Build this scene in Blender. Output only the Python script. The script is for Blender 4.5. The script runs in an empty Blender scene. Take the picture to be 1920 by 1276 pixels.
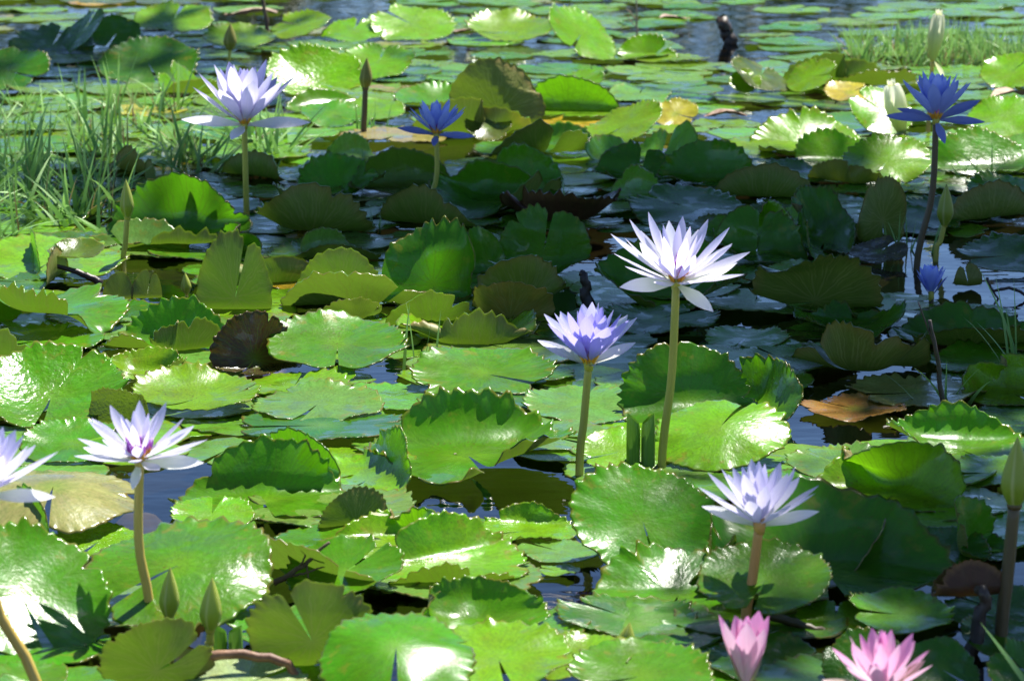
import bpy, math, random
import numpy as np
from mathutils import Matrix, Vector, Euler

random.seed(7); rng = np.random.default_rng(7)
R = math.radians
S = bpy.context.scene
C = S.collection

# ------------------------------------------------------------------ camera
F = 6000.0                      # focal length in photograph pixels (1920 wide)
CX, CY = 960.0, 638.0
H = 1.05                        # camera height above the water
PITCH = math.atan((638 + 500) / F)
cam = bpy.data.cameras.new('camera'); camo = bpy.data.objects.new('camera', cam); C.objects.link(camo)
cam.sensor_width = 36; cam.lens = 36 * F / 1920; cam.clip_end = 2000; cam.clip_start = 0.05
camo.location = (0, 0, H); camo.rotation_euler = (math.pi / 2 - PITCH, 0, 0)
cam.dof.use_dof = True; cam.dof.focus_distance = 5.2; cam.dof.aperture_fstop = 13
S.camera = camo

# ------------------------------------------------------------------ light
SUN_EL, SUN_AZ = R(63), R(33)   # azimuth measured from +Y (away) towards +X (right)
w = bpy.data.worlds.new('World'); S.world = w; w.use_nodes = True
nt = w.node_tree; bg = nt.nodes['Background']
sky = nt.nodes.new('ShaderNodeTexSky'); sky.sky_type = 'NISHITA'; sky.sun_disc = False
sky.sun_elevation = SUN_EL; sky.sun_rotation = SUN_AZ; sky.altitude = 0
sky.air_density = 0.55; sky.dust_density = 0.0; sky.ozone_density = 5.0
nt.links.new(sky.outputs[0], bg.inputs[0]); bg.inputs[1].default_value = 0.08
sun = bpy.data.lights.new('sun', 'SUN'); sun.energy = 5.0; sun.angle = R(0.53); sun.color = (1, .96, .88)
suno = bpy.data.objects.new('sun', sun); C.objects.link(suno)
SD = Vector((math.cos(SUN_EL) * math.sin(SUN_AZ), math.cos(SUN_EL) * math.cos(SUN_AZ), math.sin(SUN_EL)))
suno.rotation_euler = (-SD).to_track_quat('-Z', 'Y').to_euler()
S.view_settings.view_transform = 'Standard'; S.view_settings.look = 'None'
S.view_settings.exposure = 1.38; S.view_settings.gamma = 1.0; S.view_settings.use_curve_mapping = False
S.render.engine = 'CYCLES'
S.cycles.max_bounces = 8; S.cycles.transparent_max_bounces = 16

# ------------------------------------------------------------------ pixel <-> world
sp, cp = math.sin(PITCH), math.cos(PITCH)
def ray(px, py):
    a, b = (px - CX) / F, -(py - CY) / F
    return Vector((a, cp + b * sp, -sp + b * cp))
def ground(px, py, z=0.0):
    d = ray(px, py); t = (z - H) / d.z
    return Vector((d.x * t, d.y * t, z))
def atdepth(px, py, y):
    d = ray(px, py); t = y / d.y
    return Vector((d.x * t, y, H + d.z * t))
def proj(V):
    x, y, z = V[:, 0], V[:, 1], V[:, 2] - H
    dep = y * cp - z * sp
    return CX + F * x / dep, CY - F * (y * sp + z * cp) / dep, dep

# ------------------------------------------------------------------ material helpers
def newmat(name):
    m = bpy.data.materials.new(name); m.use_nodes = True
    n = m.node_tree; n.nodes.clear()
    return m, n
def nd(n, t, **k):
    x = n.nodes.new(t)
    for a, b in k.items(): setattr(x, a, b)
    return x
def mth(n, op, a, b=None, c=None, clamp=False):
    x = n.nodes.new('ShaderNodeMath'); x.operation = op; x.use_clamp = clamp
    for i, v in enumerate((a, b, c)):
        if v is None: continue
        if isinstance(v, (int, float)): x.inputs[i].default_value = v
        else: n.links.new(v, x.inputs[i])
    return x.outputs[0]
def mix(n, f, a, b, typ='MIX'):
    x = n.nodes.new('ShaderNodeMix'); x.data_type = 'RGBA'; x.blend_type = typ
    for i, v in ((0, f), (6, a), (7, b)):
        if isinstance(v, (int, float)): x.inputs[i].default_value = v
        elif isinstance(v, tuple): x.inputs[i].default_value = v + (1,) if len(v) == 3 else v
        else: n.links.new(v, x.inputs[i])
    return x.outputs[2]
def smooth(n, v, a, b, lo=0.0, hi=1.0):
    x = n.nodes.new('ShaderNodeMapRange'); x.interpolation_type = 'SMOOTHSTEP'
    n.links.new(v, x.inputs[0])
    for i, q in ((1, a), (2, b), (3, lo), (4, hi)): x.inputs[i].default_value = q
    return x.outputs[0]
def noise(n, vec, scale, detail=3, rough=.55):
    x = n.nodes.new('ShaderNodeTexNoise'); x.inputs['Scale'].default_value = scale
    x.inputs['Detail'].default_value = detail; x.inputs['Roughness'].default_value = rough
    if vec is not None: n.links.new(vec, x.inputs['Vector'])
    return x.outputs[0]

def leaf_material():
    m, n = newmat('lily_pad_leaf'); L = n.links.new
    uv = nd(n, 'ShaderNodeUVMap').outputs[0]
    oi = nd(n, 'ShaderNodeObjectInfo'); geo = nd(n, 'ShaderNodeNewGeometry')
    tc = nd(n, 'ShaderNodeTexCoord')
    sub = nd(n, 'ShaderNodeVectorMath', operation='MULTIPLY_ADD'); L(uv, sub.inputs[0])
    sub.inputs[1].default_value = (2, 2, 0); sub.inputs[2].default_value = (-1, -1, 0)
    # offset noise by the object's random number so that pads differ
    off = nd(n, 'ShaderNodeVectorMath', operation='ADD'); L(sub.outputs[0], off.inputs[0])
    cmb = nd(n, 'ShaderNodeCombineXYZ'); L(mth(n, 'MULTIPLY', oi.outputs['Random'], 91.0), cmb.inputs[0])
    L(mth(n, 'MULTIPLY', oi.outputs['Random'], 47.0), cmb.inputs[2]); L(cmb.outputs[0], off.inputs[1])
    ut = nd(n, 'ShaderNodeAttribute', attribute_name='use_tint'); ta = nd(n, 'ShaderNodeAttribute', attribute_name='tint')
    base = mix(n, ut.outputs['Fac'], oi.outputs['Color'], ta.outputs['Color'])
    of2 = nd(n, 'ShaderNodeVectorMath', operation='MULTIPLY_ADD'); L(ta.outputs['Vector'], of2.inputs[0]); of2.inputs[1].default_value = (300, 300, 300); L(off.outputs[0], of2.inputs[2])
    P = of2.outputs[0]
    sx = nd(n, 'ShaderNodeSeparateXYZ'); L(sub.outputs[0], sx.inputs[0])
    r = mth(n, 'SQRT', mth(n, 'ADD', mth(n, 'MULTIPLY', sx.outputs[0], sx.outputs[0]), mth(n, 'MULTIPLY', sx.outputs[1], sx.outputs[1])))
    th = mth(n, 'ARCTAN2', sx.outputs[1], sx.outputs[0])
    th = mth(n, 'ADD', th, mth(n, 'MULTIPLY', mth(n, 'SUBTRACT', noise(n, P, 3.0, 2), .5), .30))
    def veins(N, wid):
        fr = mth(n, 'FRACT', mth(n, 'MULTIPLY', th, N / (2 * math.pi)))
        d = mth(n, 'ABSOLUTE', mth(n, 'SUBTRACT', fr, .5))
        d = mth(n, 'MULTIPLY', mth(n, 'MULTIPLY', d, r), 2 * math.pi / N)
        return smooth(n, d, wid * .35, wid, 1, 0)
    v1 = veins(15, .020)
    v2 = mth(n, 'MULTIPLY', veins(30, .016), smooth(n, r, .38, .5))
    v3 = mth(n, 'MULTIPLY', veins(60, .012), smooth(n, r, .66, .8))
    vein = mth(n, 'MAXIMUM', mth(n, 'MAXIMUM', v1, mth(n, 'MULTIPLY', v2, .8)), mth(n, 'MULTIPLY', v3, .6))
    big = noise(n, P, 2.2, 3); fine = noise(n, P, 22, 3, .65)
    top = base
    hv = nd(n, 'ShaderNodeHueSaturation')
    L(mth(n, 'MULTIPLY_ADD', big, .06, .47), hv.inputs['Hue'])
    L(mth(n, 'MULTIPLY_ADD', big, .9, .55), hv.inputs['Value']); L(top, hv.inputs['Color']); top = hv.outputs[0]
    top = mix(n, mth(n, 'MULTIPLY', smooth(n, r, .0, .42, 1, 0), .40), top, (.17, .34, .015))
    top = mix(n, mth(n, 'MULTIPLY', vein, .13), top, (.16, .34, .03))
    top = mix(n, smooth(n, fine, .40, .62, 0, .28), top, (.05, .12, .01))
    # radial streaks, specks of dirt, rust flecks and a dry rim
    pol = nd(n, 'ShaderNodeCombineXYZ'); L(mth(n, 'MULTIPLY', th, 9.0), pol.inputs[0]); L(mth(n, 'MULTIPLY', r, 2.2), pol.inputs[1]); L(mth(n, 'MULTIPLY', oi.outputs['Random'], 60.), pol.inputs[2])
    stk = noise(n, pol.outputs[0], 2.0, 4, .65)
    hs2 = nd(n, 'ShaderNodeHueSaturation'); L(top, hs2.inputs['Color']); L(mth(n, 'MULTIPLY_ADD', stk, .9, .55), hs2.inputs['Value']); top = hs2.outputs[0]
    spk = smooth(n, noise(n, P, 60, 1, .4), .70, .74)
    top = mix(n, mth(n, 'MULTIPLY', spk, .8), top, (.05, .04, .015))
    blot = mth(n, 'MULTIPLY', smooth(n, noise(n, P, 4.5, 4, .6), .56, .68), smooth(n, r, .35, .95))
    top = mix(n, mth(n, 'MULTIPLY', blot, .6), top, (.22, .19, .02))
    fl = noise(n, P, 34, 2, .5); pat = noise(n, P, 1.4, 1)
    flk = mth(n, 'MULTIPLY', smooth(n, fl, .64, .69), smooth(n, pat, .50, .60))
    top = mix(n, mth(n, 'MULTIPLY', flk, .85), top, (.09, .045, .012))
    rim = mth(n, 'MULTIPLY', smooth(n, r, .955, .995), smooth(n, noise(n, P, 5, 2), .35, .6))
    top = mix(n, mth(n, 'MULTIPLY', rim, .75), top, (.15, .085, .02))
    bs = nd(n, 'ShaderNodeSeparateColor'); L(base, bs.inputs[0]); dry = smooth(n, bs.outputs[1], .04, .09)
    und = mix(n, mth(n, 'MULTIPLY', dry, .66), base, (.145, .13, .032))
    und = mix(n, mth(n, 'MULTIPLY', dry, smooth(n, big, .35, .7, 0, .5)), und, (.12, .16, .02))
    und = mix(n, mth(n, 'MULTIPLY', mth(n, 'MULTIPLY', vein, dry), .5), und, (.25, .25, .08))
    und = mix(n, mth(n, 'MULTIPLY', smooth(n, r, .82, 1.0), .55), und, (.22, .12, .04))
    hs3 = nd(n, 'ShaderNodeHueSaturation'); L(und, hs3.inputs['Color']); L(mth(n, 'MULTIPLY_ADD', stk, 1.1, .45), hs3.inputs['Value']); und = hs3.outputs[0]
    col = mix(n, geo.outputs['Backfacing'], top, und)
    # relief: quilted blade between the veins, plus wet puckering
    pk = mth(n, 'MULTIPLY', noise(n, P, 11, 2, .5), mth(n, 'MULTIPLY', oi.outputs['Alpha'], .030))
    rel = mth(n, 'ADD', mth(n, 'MULTIPLY', vein, -.0003), pk)
    rel = mth(n, 'ADD', rel, mth(n, 'MULTIPLY', fine, .0007))
    bp = nd(n, 'ShaderNodeBump'); bp.inputs['Strength'].default_value = .75; bp.inputs['Distance'].default_value = .15
    L(rel, bp.inputs['Height'])
    pr = nd(n, 'ShaderNodeBsdfPrincipled'); L(col, pr.inputs['Base Color']); L(bp.outputs[0], pr.inputs['Normal'])
    rg = mth(n, 'MULTIPLY_ADD', noise(n, P, 3.4, 3), .26, .12)
    rg = mth(n, 'ADD', rg, mth(n, 'MULTIPLY', geo.outputs['Backfacing'], .22))
    L(rg, pr.inputs['Roughness']); pr.inputs['IOR'].default_value = 1.38
    wet = mth(n, 'MULTIPLY', smooth(n, noise(n, P, 2.4, 3, .45), .55, .59), mth(n, 'SUBTRACT', 1.0, geo.outputs['Backfacing']))
    L(mth(n, 'MULTIPLY', wet, .9), pr.inputs['Coat Weight']); pr.inputs['Coat Roughness'].default_value = .04; pr.inputs['Coat IOR'].default_value = 1.4
    tr = nd(n, 'ShaderNodeBsdfTranslucent'); L(bp.outputs[0], tr.inputs['Normal'])
    tcol = mix(n, 1.0, mix(n, mth(n, 'MULTIPLY', dry, .55), base, (.10, .30, .010)), (1.45, 1.6, .8), 'MULTIPLY')
    tcol = mix(n, mth(n, 'MULTIPLY', vein, .4), tcol, (.08, .14, .01))
    tcol = mix(n, geo.outputs['Backfacing'], tcol, mix(n, mth(n, 'MULTIPLY', dry, .6), tcol, (.19, .25, .025)))
    L(tcol, tr.inputs['Color'])
    ms = nd(n, 'ShaderNodeMixShader'); L(mth(n, 'MULTIPLY_ADD', geo.outputs['Backfacing'], -.17, .36), ms.inputs[0])
    L(pr.outputs[0], ms.inputs[1]); L(tr.outputs[0], ms.inputs[2])
    o = nd(n, 'ShaderNodeOutputMaterial'); L(ms.outputs[0], o.inputs[0])
    return m
M_LEAF = leaf_material()

def soft_material(name, ca, cb, back=None, rough=.5, trans=.35, tcol=None, streak=True, spec=.3, seam=None):
    """petals, sepals, buds, grass: colour runs from ca at the root to cb at the tip along U"""
    m, n = newmat(name); L = n.links.new
    uv = nd(n, 'ShaderNodeUVMap').outputs[0]; s = nd(n, 'ShaderNodeSeparateXYZ'); L(uv, s.inputs[0])
    oi = nd(n, 'ShaderNodeObjectInfo'); geo = nd(n, 'ShaderNodeNewGeometry')
    mp = nd(n, 'ShaderNodeVectorMath', operation='MULTIPLY_ADD'); L(uv, mp.inputs[0]); mp.inputs[1].default_value = (2, 34, 1)
    cb3 = nd(n, 'ShaderNodeCombineXYZ'); L(mth(n, 'MULTIPLY', oi.outputs['Random'], 50.), cb3.inputs[0]); L(cb3.outputs[0], mp.inputs[2])
    st = noise(n, mp.outputs[0], 1.0, 2)
    col = mix(n, smooth(n, s.outputs[0], .1, 1.0), ca, cb)
    if streak:
        col = mix(n, smooth(n, st, .4, .65, 0, .25), col, mix(n, 1.0, col, (.72, .74, .86), 'MULTIPLY'))
    if seam: col = mix(n, smooth(n, mth(n, 'ABSOLUTE', mth(n, 'SUBTRACT', s.outputs[1], .5)), .33, .48, 0, .8), col, seam)
    if back: col = mix(n, geo.outputs['Backfacing'], col, mix(n, smooth(n, st, .4, .6, 0, .6), back[0], back[1]))
    hv = nd(n, 'ShaderNodeHueSaturation'); L(col, hv.inputs['Color']); L(mth(n, 'MULTIPLY_ADD', oi.outputs['Random'], .22, .89), hv.inputs['Value'])
    col = hv.outputs[0]
    pr = nd(n, 'ShaderNodeBsdfPrincipled'); L(col, pr.inputs['Base Color']); pr.inputs['Roughness'].default_value = rough
    pr.inputs['Specular IOR Level'].default_value = spec
    bp = nd(n, 'ShaderNodeBump'); bp.inputs['Strength'].default_value = .35; bp.inputs['Distance'].default_value = .002
    L(st, bp.inputs['Height']); L(bp.outputs[0], pr.inputs['Normal'])
    tr = nd(n, 'ShaderNodeBsdfTranslucent')
    if tcol: tr.inputs['Color'].default_value = tcol + (1,)
    else: L(col, tr.inputs['Color'])
    ms = nd(n, 'ShaderNodeMixShader'); ms.inputs[0].default_value = trans
    L(pr.outputs[0], ms.inputs[1]); L(tr.outputs[0], ms.inputs[2])
    o = nd(n, 'ShaderNodeOutputMaterial'); L(ms.outputs[0], o.inputs[0])
    return m

def plain_material(name, ca, cb, scale=20, rough=.6, bump=.3, stretch=(1, 1, 1), bdist=.004):
    m, n = newmat(name); L = n.links.new
    tc = nd(n, 'ShaderNodeTexCoord'); mp = nd(n, 'ShaderNodeMapping'); L(tc.outputs['Object'], mp.inputs[0])
    mp.inputs['Scale'].default_value = stretch
    v = noise(n, mp.outputs[0], scale, 4)
    pr = nd(n, 'ShaderNodeBsdfPrincipled'); L(mix(n, smooth(n, v, .32, .68), ca, cb), pr.inputs['Base Color'])
    pr.inputs['Roughness'].default_value = rough
    bp = nd(n, 'ShaderNodeBump'); bp.inputs['Strength'].default_value = bump; bp.inputs['Distance'].default_value = bdist
    L(v, bp.inputs['Height']); L(bp.outputs[0], pr.inputs['Normal'])
    o = nd(n, 'ShaderNodeOutputMaterial'); L(pr.outputs[0], o.inputs[0])
    return m

def water_material():
    m, n = newmat('pond_water'); L = n.links.new
    tc = nd(n, 'ShaderNodeTexCoord'); mp = nd(n, 'ShaderNodeMapping'); L(tc.outputs['Object'], mp.inputs[0]); mp.inputs['Scale'].default_value = (1, 1.6, 1)
    h = mth(n, 'ADD', mth(n, 'MULTIPLY', noise(n, mp.outputs[0], 9, 2), .0022), mth(n, 'MULTIPLY', noise(n, mp.outputs[0], 2.1, 1), .006))
    bp = nd(n, 'ShaderNodeBump'); bp.inputs['Strength'].default_value = .55; bp.inputs['Distance'].default_value = 1.0; L(h, bp.inputs['Height'])
    gl = nd(n, 'ShaderNodeBsdfGlossy'); gl.inputs['Roughness'].default_value = .02; L(bp.outputs[0], gl.inputs['Normal'])
    tp = nd(n, 'ShaderNodeBsdfTransparent'); tp.inputs[0].default_value = (.30, .27, .17, 1)
    fr = nd(n, 'ShaderNodeFresnel'); fr.inputs[0].default_value = 1.45; L(bp.outputs[0], fr.inputs['Normal'])
    ms = nd(n, 'ShaderNodeMixShader'); L(fr.outputs[0], ms.inputs[0]); L(tp.outputs[0], ms.inputs[1]); L(gl.outputs[0], ms.inputs[2])
    o = nd(n, 'ShaderNodeOutputMaterial'); L(ms.outputs[0], o.inputs[0])
    return m

# ------------------------------------------------------------------ mesh helpers
def mesh_obj(name, verts, faces, mat, parent=None, uvs=None, flat=False, loc=None):
    me = bpy.data.meshes.new(name); me.from_pydata([tuple(v) for v in verts], [], faces)
    if not flat: me.polygons.foreach_set('use_smooth', [True] * len(me.polygons))
    if uvs is not None:
        ul = me.uv_layers.new(name='UVMap')
        vi = np.empty(len(me.loops), dtype=np.int32); me.loops.foreach_get('vertex_index', vi)
        ul.data.foreach_set('uv', np.asarray(uvs, dtype=np.float32)[vi].ravel())
    me.materials.append(mat); me.update()
    return link(name, me, parent, loc)
def link(name, me, parent=None, loc=None):
    o = bpy.data.objects.new(name, me); C.objects.link(o)
    if parent is not None: o.parent = parent
    if loc is not None: o.location = loc
    return o
def tag(o, label=None, cat=None, group=None, kind=None):
    if label: o['label'] = label
    if cat: o['category'] = cat
    if group: o['group'] = group
    if kind: o['kind'] = kind
    return o
def tube_data(pts, rads, seg=8, v0=0):
    pts = [Vector(p) for p in pts]; V, Fc, U = [], [], []
    n = len(pts); prev = None
    for i, p in enumerate(pts):
        t = (pts[min(i + 1, n - 1)] - pts[max(i - 1, 0)]).normalized()
        a = Vector((0, 1, 0)) if abs(t.y) < .9 else Vector((1, 0, 0))
        if prev is not None: a = prev
        a = (a - t * a.dot(t)).normalized(); b = t.cross(a); prev = a
        for k in range(seg):
            q = 2 * math.pi * k / seg
            V.append(p + (a * math.cos(q) + b * math.sin(q)) * rads[i]); U.append((i / (n - 1), k / seg))
    for i in range(n - 1):
        for k in range(seg):
            k2 = (k + 1) % seg
            Fc.append((v0 + i * seg + k, v0 + i * seg + k2, v0 + (i + 1) * seg + k2, v0 + (i + 1) * seg + k))
    Fc.append(tuple(v0 + k for k in range(seg))[::-1]); Fc.append(tuple(v0 + (n - 1) * seg + k for k in range(seg)))
    return V, Fc, U
def tube(name, pts, rads, mat, parent=None, seg=8):
    V, Fc, U = tube_data(pts, rads, seg)
    return mesh_obj(name, V, Fc, mat, parent, U)
def spline(pts, n):
    """Catmull-Rom through the given points"""
    P = [Vector(p) for p in pts]; P = [P[0] * 2 - P[1]] + P + [P[-1] * 2 - P[-2]]
    out = []; m = len(P) - 3
    for i in range(n):
        u = i / (n - 1) * m; k = min(int(u), m - 1); t = u - k
        a, b, c, d = P[k:k + 4]
        out.append(.5 * ((2 * b) + (c - a) * t + (2 * a - 5 * b + 4 * c - d) * t * t + (3 * b - a - 3 * c + d) * t ** 3))
    return out

# ------------------------------------------------------------------ the setting
def sheet(name, x0, x1, y0, y1, z, mat, n=1):
    V = [(x0 + (x1 - x0) * i / n, y0 + (y1 - y0) * j / n, z) for j in range(n + 1) for i in range(n + 1)]
    Fc = [(j * (n + 1) + i, j * (n + 1) + i + 1, (j + 1) * (n + 1) + i + 1, (j + 1) * (n + 1) + i) for j in range(n) for i in range(n)]
    return mesh_obj(name, V, Fc, mat)
M_MUD = plain_material('pond_mud', (.014, .012, .006), (.032, .026, .013), 3, .9, .4)
M_EARTH = plain_material('bank_earth', (.06, .075, .02), (.12, .10, .045), 2.5, .95, .5, bdist=.05)
tag(sheet('pond_bed', -900, 900, -60, 1800, -.32, M_MUD), kind='structure')
tag(sheet('water', -880, 880, -50, 1780, 0, water_material()), kind='structure')
def bank(name, xs, ys, hfun, mat):
    V = [(x, y, hfun(x, y)) for y in ys for x in xs]; a = len(xs)
    Fc = [(j * a + i, j * a + i + 1, (j + 1) * a + i + 1, (j + 1) * a + i) for j in range(len(ys) - 1) for i in range(a - 1)]
    return tag(mesh_obj(name, V, Fc, mat), kind='structure')
bank('far_bank', list(np.linspace(-70, 70, 50)), [30, 31, 32, 34, 37, 42, 50, 70, 120],
     lambda x, y: -.45 + min(1.3, (y - 30 - 1.2 * math.sin(x * .21)) * .35) + .12 * math.sin(x * .9 + y), M_EARTH)
bank('side_bank', [4.0, 4.6, 5.3, 6.2, 8, 12, 20, 34], list(np.linspace(1, 34, 40)),
     lambda x, y: -.5 + min(1.0, (x - 4.0 - .3 * math.sin(y * .8)) * .55) + .06 * math.sin(x * 2 + y * 1.3), M_EARTH)
# pale mounds under the surface, coloured to stand in for beige reflections
def refl_patch(name, px0, px1, py0, py1):
    c = ground((px0 + px1) / 2, (py0 + py1) / 2); a = ground(px0, (py0 + py1) / 2); b = ground((px0 + px1) / 2, py0); 
    rx, ry = abs(c.x - a.x), abs(b.y - c.y)
    V = [(c.x, c.y, -.012)]; Fc = []
    for i in range(1, 6):
        for k in range(28):
            q = 2 * math.pi * k / 28; rr = i / 5 * (1 + .12 * math.sin(3 * q) + .08 * math.sin(5 * q + 1))
            V.append((c.x + rx * rr * math.cos(q), c.y + ry * rr * math.sin(q), -.012 - .30 * (i / 5) ** 2.5))
    for k in range(28): Fc.append((0, 1 + k, 1 + (k + 1) % 28))
    for i in range(4):
        for k in range(28):
            k2 = (k + 1) % 28; Fc.append((1 + i * 28 + k, 1 + (i + 1) * 28 + k, 1 + (i + 1) * 28 + k2, 1 + i * 28 + k2))
    return tag(mesh_obj(name, V, Fc, M_REFL), kind='structure')
M_REFL = plain_material('beige_reflection_colour', (.40, .31, .20), (.62, .52, .38), 6, .9, .3)
refl_patch('beige_reflection', 1560, 2000, 425, 590)
refl_patch('beige_reflection', 120, 400, 905, 985)

# ------------------------------------------------------------------ lily pads
G = (.066, .220, .003); LIME = (.145, .325, .004); DEEP = (.034, .128, .004); YEL = (.52, .38, .02)  # DEEP: deep green leaves, kept darker to deepen the pads in shade
BRN = (.055, .028, .014); TAN = (.30, .28, .10); OLV = (.085, .115, .016); ORG = (.36, .17, .03); PALE = (.13, .29, .045)
def bend(V, az, off, ang, rho):
    n = np.array([math.cos(R(az)), math.sin(R(az))]); a = R(ang)
    if abs(a) < 1e-4: return V
    sg = 1 if a > 0 else -1; a = abs(a)
    s = V[:, :2] @ n - off; Lr = rho * a
    k = s > 0; ph = np.minimum(s, Lr) / rho
    ns = rho * np.sin(ph) + np.maximum(s - Lr, 0) * math.cos(a) - V[:, 2] * sg * np.sin(ph)
    nz = sg * (rho * (1 - np.cos(ph)) + np.maximum(s - Lr, 0) * math.sin(a)) + V[:, 2] * np.cos(ph)
    out = V.copy()
    d = np.where(k, ns - s, 0)
    out[:, 0] += d * n[0]; out[:, 1] += d * n[1]; out[:, 2] = np.where(k, nz, V[:, 2])
    return out
def tiltm(V, az, deg):
    ax = Vector((math.sin(R(az)), -math.cos(R(az)), 0))      # raises the side at az
    m = np.array(Matrix.Rotation(R(deg), 3, ax)); return V @ m.T
def leaf_grid(rings, segs, seed, sinus, teeth=.075, ripple=.03, asp=1.0, bowl=.0, nteeth=36, gap=.07, torn=0):
    g = np.random.default_rng(seed)
    d0 = gap; u = np.linspace(0, 1, segs)
    th = R(sinus) + d0 + u * (2 * math.pi - 2 * d0)
    # saw-toothed margin with teeth of uneven width and height
    wds = g.uniform(.6, 1.4, nteeth); ed = np.concatenate([[0], np.cumsum(wds)]) / wds.sum()
    hts = g.uniform(.25, 1.3, nteeth)
    ti = np.clip(np.searchsorted(ed, u, 'right') - 1, 0, nteeth - 1)
    f = (u - ed[ti]) / (ed[ti + 1] - ed[ti])
    saw = np.where(f < .62, f / .62, (1 - f) / .38) * hts[ti]
    edge = 1 + .03 * np.sin(2 * th + g.uniform(0, 6)) + .025 * np.sin(3 * th + g.uniform(0, 6)) + .012 * np.sin(7 * th + g.uniform(0, 6))
    dist = np.minimum(u, 1 - u) * 2 * math.pi
    edge *= 1 - .16 * np.exp(-(dist / .16) ** 2)
    damp = .5 + .5 * np.clip(.5 + .9 * np.sin(th * g.uniform(1.5, 3.5) + g.uniform(0, 6)), 0, 1); saw = saw * damp
    for _ in range(torn + int(g.integers(0, 3))):
        c0 = g.uniform(.1, .9); edge *= 1 - g.uniform(.06, .22) * np.exp(-((u - c0) / g.uniform(.006, .016)) ** 2)
    t = np.concatenate([np.linspace(.012, .8, rings - 5), [.87, .93, .97, 1.0, 1.0]])
    T, TH = np.meshgrid(t, th, indexing='ij'); E = np.broadcast_to(edge, T.shape); SW = np.broadcast_to(saw, T.shape)
    rr = T * E + np.clip((T - .86) / .14, 0, 1) * teeth * SW
    x = rr * np.cos(TH) * asp; y = rr * np.sin(TH)
    p = g.uniform(0, 6.28, 6)
    z = bowl * rr ** 2
    q2 = rr ** 3
    z = z + ripple * rr ** 2 * (np.sin(2 * TH + p[5]) + .9 * np.sin(3 * TH + p[0])) + ripple * q2 * (.8 * np.sin(5 * TH + p[1] + 2 * rr) + .35 * np.sin(8 * TH + p[2]) + .10 * np.sin(13 * TH + p[3]))
    z = z + ripple * .5 * np.sin(3.1 * x + p[3]) * np.sin(2.7 * y + p[4])
    z = z + np.clip((T - .86) / .14, 0, 1) * SW * teeth * .5
    z[-1] -= .016                                            # the margin's own thickness
    V = np.stack([x.ravel(), y.ravel(), z.ravel()], 1)
    U = np.stack([(T * np.cos(TH)).ravel() * .5 + .5, (T * np.sin(TH)).ravel() * .5 + .5], 1)
    return V, U
def leaf_faces(rings, segs):
    i, j = np.meshgrid(np.arange(rings - 1), np.arange(segs - 1), indexing='ij'); a = (i * segs + j).ravel()
    q = np.stack([a, a + segs, a + segs + 1, a + 1], 1).tolist()
    q.append(list(range(0, segs)))          # the small hub where the stalk joins
    return q
FACES = {}
def faces(r, s):
    if (r, s) not in FACES: FACES[(r, s)] = leaf_faces(r, s)
    return FACES[(r, s)]

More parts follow.
